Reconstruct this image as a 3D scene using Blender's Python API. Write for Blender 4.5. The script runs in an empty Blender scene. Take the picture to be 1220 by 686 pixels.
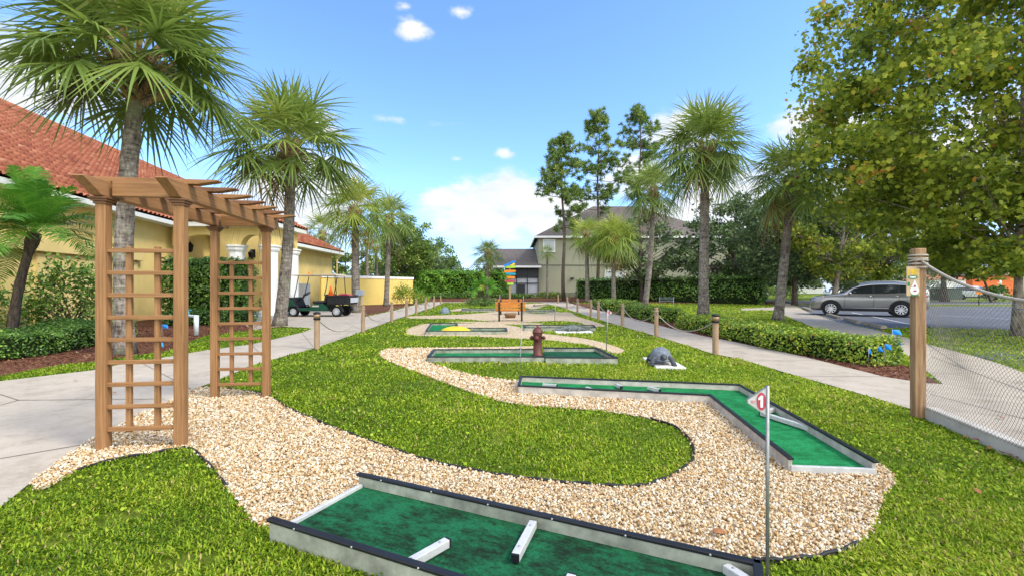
import bpy, bmesh, math, random
import numpy as np
from math import sin, cos, pi, radians, sqrt, atan2
from mathutils import Vector, Matrix, Euler

SC = bpy.context.scene
COL = SC.collection
F, H, CX, CY = 542.0, 1.37, 610.0, 344.0
rnd = random.Random(7)
LEAF_K = 1.95

def G(px, py, z=0.0):
    """ground point (at height z) seen at photo pixel"""
    Y = F * (H - z) / (py - CY)
    return ((px - CX) * Y / F, Y)
def AT(px, py, Y):
    return Vector(((px - CX) * Y / F, Y, H - (py - CY) * Y / F))

# ------------------------------------------------------------------ tagging
def tag(o, label=None, cat=None, group=None, kind=None):
    if label: o['label'] = label
    if cat: o['category'] = cat
    if group: o['group'] = group
    if kind: o['kind'] = kind
    return o
def thing(name, label, cat, loc=(0, 0, 0), rz=0.0, group=None):
    o = bpy.data.objects.new(name, None)
    o.empty_display_size = 0.2
    COL.objects.link(o)
    o.location = loc; o.rotation_euler = (0, 0, rz)
    return tag(o, label, cat, group)
def copy_tree(o, parent=None):
    c = o.copy(); COL.objects.link(c)
    if parent is not None: c.parent = parent
    for ch in list(o.children): copy_tree(ch, c)
    return c
def dup(o, loc, rz=None, label=None, scale=None):
    c = copy_tree(o)
    c.location = loc
    if rz is not None: c.rotation_euler = (0, 0, rz)
    if label: c['label'] = label
    if scale: c.scale = scale if hasattr(scale, '__len__') else (scale,) * 3
    return c

# ------------------------------------------------------------------ mesh builder
class MB:
    def __init__(s): s.v = []; s.f = []; s.m = []; s.sm = []
    def add(s, vs, fs, mi=0, smooth=False, M=None):
        n = len(s.v)
        for p in vs:
            p = Vector(p)
            s.v.append(tuple(M @ p) if M is not None else tuple(p))
        for f in fs:
            s.f.append([n + i for i in f]); s.m.append(mi); s.sm.append(smooth)
        return s
    def box(s, c, d, rz=0.0, mi=0, M=None):
        x, y, z = d[0] / 2, d[1] / 2, d[2] / 2
        vs = [(-x, -y, -z), (x, -y, -z), (x, y, -z), (-x, y, -z), (-x, -y, z), (x, -y, z), (x, y, z), (-x, y, z)]
        fs = [(3, 2, 1, 0), (4, 5, 6, 7), (0, 1, 5, 4), (1, 2, 6, 5), (2, 3, 7, 6), (3, 0, 4, 7)]
        T = Matrix.Translation(c) @ (M if M is not None else Matrix.Rotation(rz, 4, 'Z'))
        return s.add(vs, fs, mi, False, T)
    def beam(s, a, b, w, h, mi=0, up=(0, 0, 1)):
        a = Vector(a); b = Vector(b); d = b - a; L = d.length; x = d / L
        y = Vector(up).cross(x)
        if y.length < 1e-4: y = Vector((0, 1, 0)).cross(x)
        y.normalize(); z = x.cross(y)
        M = Matrix((x, y, z)).transposed().to_4x4()
        return s.box((a + b) / 2, (L, w, h), 0, mi, M)
    def tube(s, pts, r, n=8, mi=0, smooth=True, cap=True):
        pts = [Vector(p) for p in pts]
        if not hasattr(r, '__len__'): r = [r] * len(pts)
        vs = []; fs = []
        prev = None
        for i, p in enumerate(pts):
            t = (pts[min(i + 1, len(pts) - 1)] - pts[max(i - 1, 0)]).normalized()
            if prev is None:
                u = t.cross(Vector((0, 0, 1)))
                if u.length < 1e-3: u = t.cross(Vector((0, 1, 0)))
            else:
                u = prev - t * prev.dot(t)
            u.normalize(); prev = u
            w = t.cross(u)
            for k in range(n):
                a = 2 * pi * k / n
                vs.append(p + (u * cos(a) + w * sin(a)) * r[i])
        for i in range(len(pts) - 1):
            for k in range(n):
                k2 = (k + 1) % n
                fs.append((i * n + k, i * n + k2, (i + 1) * n + k2, (i + 1) * n + k))
        if cap:
            fs.append(tuple(range(n - 1, -1, -1)))
            fs.append(tuple((len(pts) - 1) * n + k for k in range(n)))
        return s.add(vs, fs, mi, smooth)
    def lathe(s, prof, c=(0, 0, 0), n=16, mi=0, smooth=True, M=None, a0=0.0):
        vs = []; fs = []
        for (r, z) in prof:
            for k in range(n):
                a = 2 * pi * k / n + a0
                vs.append((r * cos(a), r * sin(a), z))
        m = len(prof)
        for i in range(m - 1):
            for k in range(n):
                k2 = (k + 1) % n
                fs.append((i * n + k, i * n + k2, (i + 1) * n + k2, (i + 1) * n + k))
        fs.append(tuple(range(n - 1, -1, -1))); fs.append(tuple((m - 1) * n + k for k in range(n)))
        T = Matrix.Translation(c)
        if M is not None: T = T @ M
        return s.add(vs, fs, mi, smooth, T)
    def ell(s, c, r, nu=12, nv=8, mi=0, M=None, z0=-1.0):
        prof = []
        vs = []; fs = []
        for i in range(nv + 1):
            ph = -pi / 2 + pi * i / nv
            z = max(sin(ph), z0)
            for k in range(nu):
                a = 2 * pi * k / nu
                vs.append((cos(ph) * cos(a) * r[0], cos(ph) * sin(a) * r[1], z * r[2]))
        for i in range(nv):
            for k in range(nu):
                k2 = (k + 1) % nu
                fs.append((i * nu + k, i * nu + k2, (i + 1) * nu + k2, (i + 1) * nu + k))
        T = Matrix.Translation(c)
        if M is not None: T = T @ M
        return s.add(vs, fs, mi, True, T)
    def prism(s, poly, axis, lo, hi, mi=0, M=None):
        """extrude a 2D polygon; axis 'x','y','z' is the extrusion axis"""
        def mk(p, t):
            if axis == 'z': return (p[0], p[1], t)
            if axis == 'y': return (p[0], t, p[1])
            return (t, p[0], p[1])
        n = len(poly)
        vs = [mk(p, lo) for p in poly] + [mk(p, hi) for p in poly]
        fs = [tuple(range(n - 1, -1, -1)), tuple(range(n, 2 * n))]
        for i in range(n):
            j = (i + 1) % n
            fs.append((i, j, n + j, n + i))
        return s.add(vs, fs, mi, False, M)
    def build(s, name, mats, parent=None, bevel=0.0, loc=None, autosmooth=False):
        me = bpy.data.meshes.new(name)
        me.from_pydata(s.v, [], s.f)
        if not isinstance(mats, (list, tuple)): mats = [mats]
        for m in mats: me.materials.append(m)
        me.polygons.foreach_set('material_index', s.m)
        me.polygons.foreach_set('use_smooth', s.sm)
        bm = bmesh.new(); bm.from_mesh(me)
        bmesh.ops.recalc_face_normals(bm, faces=bm.faces)
        bm.to_mesh(me); bm.free()
        me.update()
        o = bpy.data.objects.new(name, me); COL.objects.link(o)
        if parent is not None: o.parent = parent
        if loc is not None: o.location = loc
        if bevel > 0:
            b = o.modifiers.new('bevel', 'BEVEL'); b.width = bevel; b.segments = 2; b.limit_method = 'ANGLE'; b.angle_limit = 0.7
        return o

def np_obj(name, V, faces, mat, parent=None, tint=None, smooth=False, loc=None):
    """V (N,3) array, faces list of (M,k) int arrays; fast mesh with a per-vertex float 'tint'"""
    me = bpy.data.meshes.new(name)
    V = np.ascontiguousarray(V, dtype=np.float32)
    me.vertices.add(len(V)); me.vertices.foreach_set('co', V.ravel())
    faces = [np.asarray(f, dtype=np.int32) for f in faces if len(f)]
    idx = np.concatenate([f.ravel() for f in faces])
    tot = np.concatenate([np.full(len(f), f.shape[1], dtype=np.int32) for f in faces])
    st = np.concatenate([[0], np.cumsum(tot)[:-1]]).astype(np.int32)
    me.loops.add(len(idx)); me.loops.foreach_set('vertex_index', idx)
    me.polygons.add(len(tot)); me.polygons.foreach_set('loop_start', st)
    try: me.polygons.foreach_set('loop_total', tot)
    except Exception: pass
    if smooth: me.polygons.foreach_set('use_smooth', np.ones(len(tot), dtype=bool))
    me.update(calc_edges=True)
    if tint is not None:
        at = me.attributes.new('tint', 'FLOAT', 'POINT')
        at.data.foreach_set('value', np.ascontiguousarray(tint, dtype=np.float32))
    me.materials.append(mat)
    me.validate()
    o = bpy.data.objects.new(name, me); COL.objects.link(o)
    if parent is not None: o.parent = parent
    if loc is not None: o.location = loc
    return o

def catmull(pts, n=8, closed=True):
    P = [Vector((p[0], p[1], 0)) for p in pts]; out = []
    m = len(P)
    rng = range(m) if closed else range(m - 1)
    for i in rng:
        if closed: p0, p1, p2, p3 = P[(i - 1) % m], P[i], P[(i + 1) % m], P[(i + 2) % m]
        else: p0, p1, p2, p3 = P[max(i - 1, 0)], P[i], P[i + 1], P[min(i + 2, m - 1)]
        for k in range(n):
            t = k / n
            q = 0.5 * ((2 * p1) + (p2 - p0) * t + (2 * p0 - 5 * p1 + 4 * p2 - p3) * t * t + (3 * p1 - p0 - 3 * p2 + p3) * t ** 3)
            out.append((q.x, q.y))
    if not closed: out.append((P[-1].x, P[-1].y))
    return out

def inside(P, poly):
    """vectorised point in polygon; P (N,2)"""
    x, y = P[:, 0], P[:, 1]
    r = np.zeros(len(P), bool)
    q = np.asarray(poly); n = len(q)
    for i in range(n):
        x1, y1 = q[i]; x2, y2 = q[(i + 1) % n]
        if y1 == y2: continue
        c = ((y1 > y) != (y2 > y)) & (x < (x2 - x1) * (y - y1) / (y2 - y1) + x1)
        r ^= c
    return r

def sheet(name, polys, z, mat, kind='structure', extra=None):
    """flat ground sheet from one or more polygons"""
    bm = bmesh.new()
    from mathutils.geometry import tessellate_polygon
    for pi_, p in enumerate(polys):
        vs = [bm.verts.new((a, b, z + .0012 * pi_)) for a, b in p]
        for tr in tessellate_polygon([[Vector((a, b, 0)) for a, b in p]]):
            bm.faces.new([vs[i] for i in tr])
    for f in bm.faces:
        f.normal_update()
        if f.normal.z < 0: f.normal_flip()
    if extra:
        for (p, zz, mi) in extra:
            f = bm.faces.new([bm.verts.new((a, b, zz)) for a, b in p]); f.material_index = mi
            f.normal_update()
            if f.normal.z < 0: f.normal_flip()
    me = bpy.data.meshes.new(name); bm.to_mesh(me); bm.free()
    for m in (mat if isinstance(mat, (list, tuple)) else [mat]): me.materials.append(m)
    o = bpy.data.objects.new(name, me); COL.objects.link(o)
    if kind: o['kind'] = kind
    return o

# ------------------------------------------------------------------ materials
def mat_new(name):
    m = bpy.data.materials.new(name); m.use_nodes = True
    nt = m.node_tree; nt.nodes.clear()
    return m, nt
class NT:
    def __init__(s, nt): s.nt = nt
    def n(s, t, **k):
        nd = s.nt.nodes.new(t)
        for a, b in k.items():
            if a.startswith('i_'):
                key = a[2:]
                key = int(key) if key.isdigit() else key.replace('_', ' ')
                nd.inputs[key].default_value = b
            else: setattr(nd, a, b)
        return nd
    def l(s, a, b): s.nt.links.new(a, b)
    def ramp(s, fac, stops, interp='LINEAR'):
        r = s.nt.nodes.new('ShaderNodeValToRGB'); cr = r.color_ramp; cr.interpolation = interp
        while len(cr.elements) > 1: cr.elements.remove(cr.elements[-1])
        cr.elements[0].position = stops[0][0]; cr.elements[0].color = (*stops[0][1], 1)
        for p, c in stops[1:]:
            e = cr.elements.new(p); e.color = (*c, 1)
        s.l(fac, r.inputs[0])
        return r.outputs[0]
    def noise(s, vec, scale, detail=4, rough=0.6, out=0):
        nd = s.n('ShaderNodeTexNoise'); nd.inputs['Scale'].default_value = scale
        nd.inputs['Detail'].default_value = detail; nd.inputs['Roughness'].default_value = rough
        if vec is not None: s.l(vec, nd.inputs['Vector'])
        return nd.outputs[out]
    def vmap(s, vec, scale=(1, 1, 1), rot=(0, 0, 0)):
        m = s.n('ShaderNodeMapping'); m.inputs['Scale'].default_value = scale; m.inputs['Rotation'].default_value = rot
        s.l(vec, m.inputs['Vector']); return m.outputs[0]
    def mix(s, fac, a, b, mode='MIX'):
        m = s.n('ShaderNodeMix', data_type='RGBA', blend_type=mode)
        if isinstance(fac, (int, float)): m.inputs[0].default_value = fac
        else: s.l(fac, m.inputs[0])
        for k, v in ((6, a), (7, b)):
            if isinstance(v, tuple): m.inputs[k].default_value = (*v, 1) if len(v) == 3 else v
            else: s.l(v, m.inputs[k])
        return m.outputs[2]
    def math(s, op, a, b=None, c=None):
        m = s.n('ShaderNodeMath', operation=op)
        for k, v in enumerate((a, b, c)):
            if v is None: continue
            if isinstance(v, (int, float)): m.inputs[k].default_value = v
            else: s.l(v, m.inputs[k])
        return m.outputs[0]
    def bump(s, h, strength=0.4, dist=0.01):
        b = s.n('ShaderNodeBump'); b.inputs['Strength'].default_value = strength; b.inputs['Distance'].default_value = dist
        s.l(h, b.inputs['Height']); return b.outputs[0]
    def out(s, col, rough=0.7, metal=0.0, normal=None, spec=0.3, coat=0.0, transl=0.0):
        p = s.n('ShaderNodeBsdfPrincipled')
        if isinstance(col, tuple): p.inputs['Base Color'].default_value = (*col, 1)
        else: s.l(col, p.inputs['Base Color'])
        if isinstance(rough, (int, float)): p.inputs['Roughness'].default_value = rough
        else: s.l(rough, p.inputs['Roughness'])
        p.inputs['Metallic'].default_value = metal
        p.inputs['Specular IOR Level'].default_value = spec
        p.inputs['Coat Weight'].default_value = coat
        if normal is not None: s.l(normal, p.inputs['Normal'])
        o = s.n('ShaderNodeOutputMaterial')
        if transl > 0:
            t = s.n('ShaderNodeBsdfTranslucent')
            if isinstance(col, tuple): t.inputs[0].default_value = (*col, 1)
            else: s.l(col, t.inputs[0])
            mx = s.n('ShaderNodeMixShader'); mx.inputs[0].default_value = transl
            s.l(p.outputs[0], mx.inputs[1]); s.l(t.outputs[0], mx.inputs[2]); s.l(mx.outputs[0], o.inputs[0])
        else: s.l(p.outputs[0], o.inputs[0])
        return p

def m_plain(name, c, rough=0.6, metal=0.0, var=0.15, scale=8.0, spec=0.3, coat=0.0, bump=0.0):
    m, nt = mat_new(name); N = NT(nt)
    tc = N.n('ShaderNodeTexCoord').outputs['Object']
    nz = N.noise(tc, scale, 5, 0.65)
    c1 = tuple(x * (1 - var) for x in c); c2 = tuple(min(1, x * (1 + var)) for x in c)
    col = N.ramp(nz, [(0.3, c1), (0.7, c2)])
    nor = N.bump(N.noise(tc, scale * 6, 4), bump, 0.01) if bump > 0 else None
    N.out(col, rough, metal, nor, spec, coat)
    return m
def m_leaf(name, stops, transl=0.3, rough=0.5, spec=0.25):
    k = LEAF_K if transl > 0 else 1.0
    m, nt = mat_new(name); N = NT(nt)
    a = N.n('ShaderNodeAttribute', attribute_name='tint')
    col = N.ramp(a.outputs['Fac'], [(p, tuple(min(.85, x * k) for x in c)) for p, c in stops])
    N.out(col, rough, 0, None, spec, 0, transl)
    return m
def m_wood(name, c1, c2, axis_scale=(14, 14, 1.0), rough=0.75, knots=0.0):
    m, nt = mat_new(name); N = NT(nt)
    tc = N.n('ShaderNodeTexCoord').outputs['Object']
    v = N.vmap(tc, axis_scale)
    a = N.noise(v, 3.0, 6, 0.65)
    b = N.noise(tc, 2.0, 3)
    f = N.math('ADD', N.math('MULTIPLY', a, 0.75), N.math('MULTIPLY', b, 0.25))
    col = N.ramp(f, [(0.32, c1), (0.62, c2)])
    N.out(col, rough, 0, N.bump(a, 0.3, 0.004), 0.2)
    return m
# ------------------------------------------------------------------ materials used
M = {}
def build_mats():
    # lawn soil / thatch below the blades, also reads as far lawn
    m, nt = mat_new('lawn'); N = NT(nt)
    tc = N.n('ShaderNodeTexCoord').outputs['Object']
    big = N.noise(tc, 0.35, 4); mid = N.noise(tc, 3.0, 6, 0.7); fine = N.noise(tc, 38.0, 6, 0.8)
    f = N.math('ADD', N.math('MULTIPLY', big, 0.3), N.math('ADD', N.math('MULTIPLY', mid, 0.3), N.math('MULTIPLY', fine, 0.4)))
    col = N.ramp(f, [(0.34, (0.05, 0.072, 0.012)), (0.48, (0.12, 0.165, 0.016)), (0.62, (0.22, 0.265, 0.028)), (0.74, (0.30, 0.29, 0.07))])
    N.out(col, 0.9, 0, N.bump(fine, 0.8, 0.03), 0.1); M['lawn'] = m
    M['blade'] = m_leaf('grass_blade', [(0.0, (0.034, 0.070, 0.005)), (0.3, (0.084, 0.145, 0.008)), (0.65, (0.168, 0.230, 0.012)), (0.90, (0.255, 0.280, 0.028)), (1.0, (0.27, 0.20, 0.09))], 0.35, 0.55, 0.2)
    # concrete
    for nm, c, w in (('concrete', (0.47, 0.405, 0.325), 0.14), ('sidewalk', (0.455, 0.39, 0.31), 0.14), ('curb', (0.55, 0.51, 0.45), 0.2)):
        m, nt = mat_new(nm); N = NT(nt)
        tc = N.n('ShaderNodeTexCoord').outputs['Object']
        a = N.noise(tc, 0.9, 6, 0.7); b = N.noise(tc, 70, 4, 0.7); st = N.noise(tc, 4.5, 6, 0.75)
        f = N.math('ADD', N.math('MULTIPLY', a, 0.45), N.math('ADD', N.math('MULTIPLY', st, 0.35), N.math('MULTIPLY', b, 0.2)))
        col = N.ramp(f, [(0.3, tuple(x * (1 - 3 * w) for x in c)), (0.45, tuple(x * (1 - w) for x in c)), (0.6, c), (0.75, tuple(x * (1 + w) for x in c))])
        sta = N.ramp(N.noise(tc, 1.7, 9, .78), [(.36, (.70, .68, .65)), (.50, (1, 1, 1))]); col = N.mix(.8, col, sta, 'MULTIPLY')
        spk = N.ramp(N.noise(tc, 26, 3, .6), [(.27, (.45, .42, .38)), (.33, (1, 1, 1))]); col = N.mix(.6, col, spk, 'MULTIPLY')
        N.out(col, 0.85, 0, N.bump(b, 0.25, 0.004), 0.2); M[nm] = m
    m, nt = mat_new('asphalt'); N = NT(nt)
    tc = N.n('ShaderNodeTexCoord').outputs['Object']
    a = N.noise(tc, 0.5, 5, 0.7); b = N.noise(tc, 90, 3)
    f = N.math('ADD', N.math('MULTIPLY', a, 0.7), N.math('MULTIPLY', b, 0.3))
    N.out(N.ramp(f, [(0.3, (0.085, 0.09, 0.10)), (0.7, (0.16, 0.165, 0.185))]), 0.8, 0, N.bump(b, 0.4, 0.005), 0.25); M['asphalt'] = m
    # gravel bed base (between pebbles) and pebbles
    m, nt = mat_new('gravel'); N = NT(nt)
    tc = N.n('ShaderNodeTexCoord').outputs['Object']
    vo = N.n('ShaderNodeTexVoronoi'); vo.inputs['Scale'].default_value = 42; vo.inputs['Randomness'].default_value = 1.0
    N.l(tc, vo.inputs['Vector'])
    sep = N.n('ShaderNodeSeparateColor'); N.l(vo.outputs['Color'], sep.inputs[0])
    col = N.ramp(sep.outputs[0], [(0.0, (0.24, 0.15, 0.07)), (0.2, (0.42, 0.28, 0.13)), (0.5, (0.58, 0.43, 0.25)), (0.8, (0.64, 0.53, 0.36)), (1, (0.68, 0.61, 0.48))])
    N.out(col, 0.75, 0, N.bump(N.math('SUBTRACT', 1.0, vo.outputs['Distance']), 0.9, 0.02), 0.25); M['gravel'] = m
    M['pebble'] = m_leaf('pebble', [(0.0, (0.10, 0.065, 0.035)), (0.10, (0.28, 0.15, 0.05)), (0.30, (0.47, 0.30, 0.125)), (0.55, (0.57, 0.43, 0.25)), (0.82, (0.64, 0.56, 0.42)), (1.0, (0.70, 0.66, 0.57))], 0.0, 0.6, 0.35)
    # mulch
    m, nt = mat_new('mulch'); N = NT(nt)
    tc = N.n('ShaderNodeTexCoord').outputs['Object']
    vo = N.n('ShaderNodeTexVoronoi'); vo.inputs['Scale'].default_value = 22
    N.l(N.vmap(tc, (1, 2.2, 1), (0, 0, 0.5)), vo.inputs['Vector'])
    sep = N.n('ShaderNodeSeparateColor'); N.l(vo.outputs['Color'], sep.inputs[0])
    col = N.ramp(sep.outputs[0], [(0.0, (0.035, 0.014, 0.008)), (0.4, (0.12, 0.04, 0.022)), (0.8, (0.20, 0.085, 0.045)), (1, (0.30, 0.18, 0.11))])
    N.out(col, 0.9, 0, N.bump(vo.outputs['Distance'], 1.0, 0.03), 0.15); M['mulch'] = m
    M['chip'] = m_leaf('mulch_chip', [(0.0, (0.04, 0.015, 0.009)), (0.5, (0.14, 0.05, 0.028)), (0.85, (0.22, 0.095, 0.05)), (1.0, (0.36, 0.24, 0.15))], 0.0, 0.9, 0.1)
    # putting carpets
    for nm, c1, c2, d in (('carpet_worn', (0.010, 0.058, 0.025), (0.014, 0.120, 0.050), (0.011, 0.024, 0.013)), ('carpet', (0.014, 0.16, 0.048), (0.022, 0.24, 0.080), (0.012, 0.12, 0.036)), ('carpet_dark', (0.010, 0.06, 0.03), (0.018, 0.10, 0.05), (0.01, 0.05, 0.025))):
        m, nt = mat_new(nm); N = NT(nt)
        tc = N.n('ShaderNodeTexCoord').outputs['Object']
        a = N.noise(tc, 3.2, 9, 0.78); b = N.noise(tc, 140, 3); c = N.noise(N.vmap(tc, (1, 2.4, 1), (0, 0, 0.4)), 9, 8, 0.8)
        base = N.ramp(a, [(0.34, c1), (0.6, c2)])
        dirt = N.ramp(N.math('ADD', N.math('MULTIPLY', a, 0.4), N.math('MULTIPLY', c, 0.6)), [(0.42, (1, 1, 1)), (0.54, (0, 0, 0))])
        col = N.mix(dirt, base, d)
        spk = N.ramp(N.noise(tc, 55, 5, .75), [(.36, (.45, .45, .42)), (.5, (1, 1, 1))]); col = N.mix(.75, col, spk, 'MULTIPLY')
        N.out(col, 0.95, 0, N.bump(b, 0.5, 0.004), 0.08); M[nm] = m
    M['rail'] = m_plain('rail_board', (0.29, 0.30, 0.235), 0.6, 0, 0.45, 6)
    M['rail_dirty'] = m_plain('rail_board_weathered', (0.46, 0.42, 0.36), 0.7, 0, 0.3, 7)
    M['rubber'] = m_plain('black_rubber', (0.012, 0.013, 0.015), 0.45, 0, 0.2)
    M['alu'] = m_plain('painted_alu', (0.50, 0.50, 0.48), 0.4, 0.1, 0.15, 12)
    M['steel'] = m_plain('galvanised', (0.30, 0.31, 0.30), 0.4, 0.7, 0.2, 30)
    M['edging'] = m_plain('black_edging', (0.018, 0.018, 0.02), 0.6)
    M['yellow'] = m_plain('yellow_turf', (0.70, 0.45, 0.03), 0.8, 0, 0.15)
    # wood
    M['arbor'] = m_wood('arbor_wood', (0.17, 0.080, 0.030), (0.35, 0.185, 0.080), (22, 22, .7), 0.6)
    M['arbor_x'] = m_wood('arbor_wood_across', (0.17, 0.080, 0.030), (0.34, 0.175, 0.074), (.7, 22, 22), 0.6)
    M['arbor_y'] = m_wood('arbor_wood_along', (0.19, 0.090, 0.034), (0.36, 0.19, 0.084), (22, .7, 22), 0.6)
    M['arbor_cap'] = m_wood('arbor_dark_trim', (0.13, 0.06, 0.028), (0.20, 0.098, 0.048), (1.5, 1.5, 1.0), 0.55)
    M['post'] = m_wood('weathered_post', (0.21, 0.13, 0.075), (0.42, 0.295, 0.185), (16, 16, 1.1))
    M['netpost'] = m_wood('timber_post', (0.15, 0.075, 0.032), (0.42, 0.265, 0.145), (11, 11, 0.8))
    M['bench'] = m_wood('bench_slat', (0.40, 0.13, 0.025), (0.60, 0.24, 0.05), (0.6, 10, 10), 0.5)
    M['rope'] = m_plain('rope', (0.36, 0.32, 0.26), 0.9, 0, 0.25, 60)
    M['net'] = m_plain('net_cord', (0.20, 0.19, 0.17), 0.9, 0, 0.2, 40)
    M['black'] = m_plain('black_metal', (0.015, 0.015, 0.016), 0.4, 0.2)
    M['blacktrim'] = m_plain('black_plastic', (0.02, 0.021, 0.023), 0.55, 0)
    # buildings
    M['stucco'] = m_plain('yellow_stucco', (0.68, 0.52, 0.20), 0.9, 0, 0.13, .8, 0.1, 0, 0.3)
    M['stucco_light'] = m_plain('cream_stucco', (0.70, 0.54, 0.22), 0.9, 0, 0.06, 1.2, 0.1, 0, 0.2)
    M['wallyellow'] = m_plain('enclosure_stucco', (0.75, 0.55, 0.17), 0.9, 0, 0.06, 1.5, 0.1, 0, 0.2)
    M['white'] = m_plain('white_paint', (0.78, 0.78, 0.75), 0.6, 0, 0.04, 3)
    M['soffit'] = m_plain('soffit', (0.72, 0.73, 0.66), 0.7, 0, 0.05, 3)
    M['green_wall'] = m_plain('sage_siding', (0.335, 0.335, 0.235), 0.9, 0, 0.06, 0.8)
    M['greywall'] = m_plain('grey_wall', (0.42, 0.44, 0.47), 0.8, 0, 0.08, 0.5)
    M['shingle'] = m_plain('shingles', (0.13, 0.11, 0.095), 0.9, 0, 0.35, 3, 0.1, 0, 0.4)
    M['tilecap'] = m_plain('terracotta_cap', (0.44, 0.16, 0.07), 0.75, 0, 0.3, 3)
    m, nt = mat_new('terracotta'); N = NT(nt)
    a = N.n('ShaderNodeAttribute', attribute_name='tint')
    tc = N.n('ShaderNodeTexCoord').outputs['Object']
    base = N.ramp(a.outputs['Fac'], [(0.0, (0.19, 0.055, 0.03)), (0.35, (0.36, 0.115, 0.06)), (0.75, (0.47, 0.175, 0.09)), (1.0, (0.52, 0.26, 0.16))])
    st = N.ramp(N.noise(tc, 0.8, 6, 0.7), [(0.35, (0.78, 0.74, 0.72)), (0.6, (1, 1, 1))])
    N.out(N.mix(1.0, base, st, 'MULTIPLY'), 0.75, 0, None, 0.25); M['tile'] = m
    M['glass'] = m_plain('window_glass', (0.05, 0.07, 0.08), 0.06, 0, 0.1, 1, 0.6)
    M['blind'] = m_plain('window_blind', (0.55, 0.60, 0.58), 0.5, 0, 0.1, 2)
    M['screen'] = m_plain('dark_screen', (0.035, 0.037, 0.04), 0.7)
    M['orange_wall'] = m_plain('orange_wall', (0.62, 0.15, 0.045), 0.9)
    M['porch'] = m_plain('porch_floor', (0.36, 0.41, 0.45), 0.7, 0, 0.15, 2)
    # bark
    m, nt = mat_new('palm_bark'); N = NT(nt)
    tc = N.n('ShaderNodeTexCoord').outputs['Object']
    a = N.noise(N.vmap(tc, (2.2, 2.2, 14)), 1.6, 6, 0.7); b = N.noise(tc, 2.3, 6, 0.75); c = N.noise(N.vmap(tc, (11, 11, 2.4)), 2, 4)
    e = N.noise(N.vmap(tc, (1, 1, .8)), 13, 6, .75)
    f = N.math('ADD', N.math('MULTIPLY', N.math('ADD', a, e), 0.27), N.math('ADD', N.math('MULTIPLY', b, 0.24), N.math('MULTIPLY', c, 0.22)))
    col = N.ramp(f, [(0.41, (0.045, 0.036, 0.030)), (0.47, (0.13, 0.108, 0.09)), (0.53, (0.25, 0.215, 0.18)), (0.61, (0.42, 0.385, 0.335))])
    lich = N.ramp(N.noise(tc, 1.7, 5, 0.7), [(0.55, (0, 0, 0)), (0.63, (1, 1, 1))])
    col = N.mix(N.math('MULTIPLY', lich, 0.55), col, (0.26, 0.29, 0.17))
    N.out(col, 0.95, 0, N.bump(f, 1.0, 0.05), 0.1); M['palmbark'] = m
    M['boot'] = m_leaf('palm_boot', [(0, (0.10, 0.055, 0.025)), (0.6, (0.29, 0.18, 0.09)), (1, (0.42, 0.30, 0.17))], 0.0, 0.9, 0.1)
    m, nt = mat_new('tree_bark'); N = NT(nt)
    tc = N.n('ShaderNodeTexCoord').outputs['Object']
    a = N.noise(N.vmap(tc, (9, 9, 2)), 2, 6, 0.7)
    N.out(N.ramp(a, [(0.35, (0.045, 0.033, 0.026)), (0.65, (0.17, 0.135, 0.105))]), 0.95, 0, N.bump(a, 1.0, 0.03), 0.1); M['bark'] = m
    m, nt = mat_new('pale_bark'); N = NT(nt)
    tc = N.n('ShaderNodeTexCoord').outputs['Object']
    a = N.noise(N.vmap(tc, (4, 4, 2)), 2, 6, 0.7)
    N.out(N.ramp(a, [(0.38, (0.12, 0.09, 0.065)), (0.6, (0.33, 0.28, 0.22))]), 0.9, 0, N.bump(a, 0.7, 0.02), 0.1); M['palebark'] = m
    # foliage
    M['frond'] = m_leaf('palm_frond', [(0, (0.042, 0.066, 0.014)), (0.3, (0.085, 0.125, 0.024)), (0.6, (0.145, 0.185, 0.038)), (0.85, (0.23, 0.24, 0.06)), (1, (0.35, 0.29, 0.10))], 0.35, 0.42, 0.4)
    M['frond_yellow'] = m_leaf('palm_frond_yellowing', [(0, (0.06, 0.10, 0.016)), (0.4, (0.13, 0.18, 0.03)), (0.75, (0.24, 0.25, 0.045)), (1, (0.42, 0.32, 0.10))], 0.35, 0.45, 0.35)
    M['frond_dead'] = m_leaf('palm_frond_dead', [(0, (0.07, 0.042, 0.02)), (0.6, (0.15, 0.092, 0.042)), (1, (0.22, 0.15, 0.075))], 0.2, 0.8, 0.1)
    M['feather'] = m_leaf('feather_frond', [(0, (0.035, 0.10, 0.014)), (0.5, (0.08, 0.20, 0.022)), (0.85, (0.17, 0.29, 0.03)), (1, (0.36, 0.30, 0.06))], 0.35, 0.45, 0.35)
    M['hedge'] = m_leaf('hedge_leaf', [(0, (0.02, 0.06, 0.008)), (0.4, (0.06, 0.145, 0.012)), (0.75, (0.13, 0.25, 0.02)), (1, (0.22, 0.33, 0.035))], 0.25, 0.38, 0.45)
    M['hedge_dark'] = m_leaf('hedge_leaf_dark', [(0, (0.014, 0.034, 0.008)), (0.45, (0.045, 0.10, 0.016)), (0.8, (0.105, 0.19, 0.025)), (1, (0.19, 0.26, 0.05))], 0.2, 0.35, 0.5)
    M['hedge_yellow'] = m_leaf('hedge_leaf_yellow', [(0, (0.025, 0.05, 0.008)), (0.4, (0.075, 0.13, 0.014)), (0.75, (0.18, 0.24, 0.022)), (0.95, (0.34, 0.31, 0.03)), (1, (0.34, 0.12, 0.03))], 0.25, 0.45, 0.35)
    M['core'] = m_plain('hedge_inside', (0.016, 0.026, 0.008), 0.95, 0, 0.4, 6, 0.05)
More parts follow.
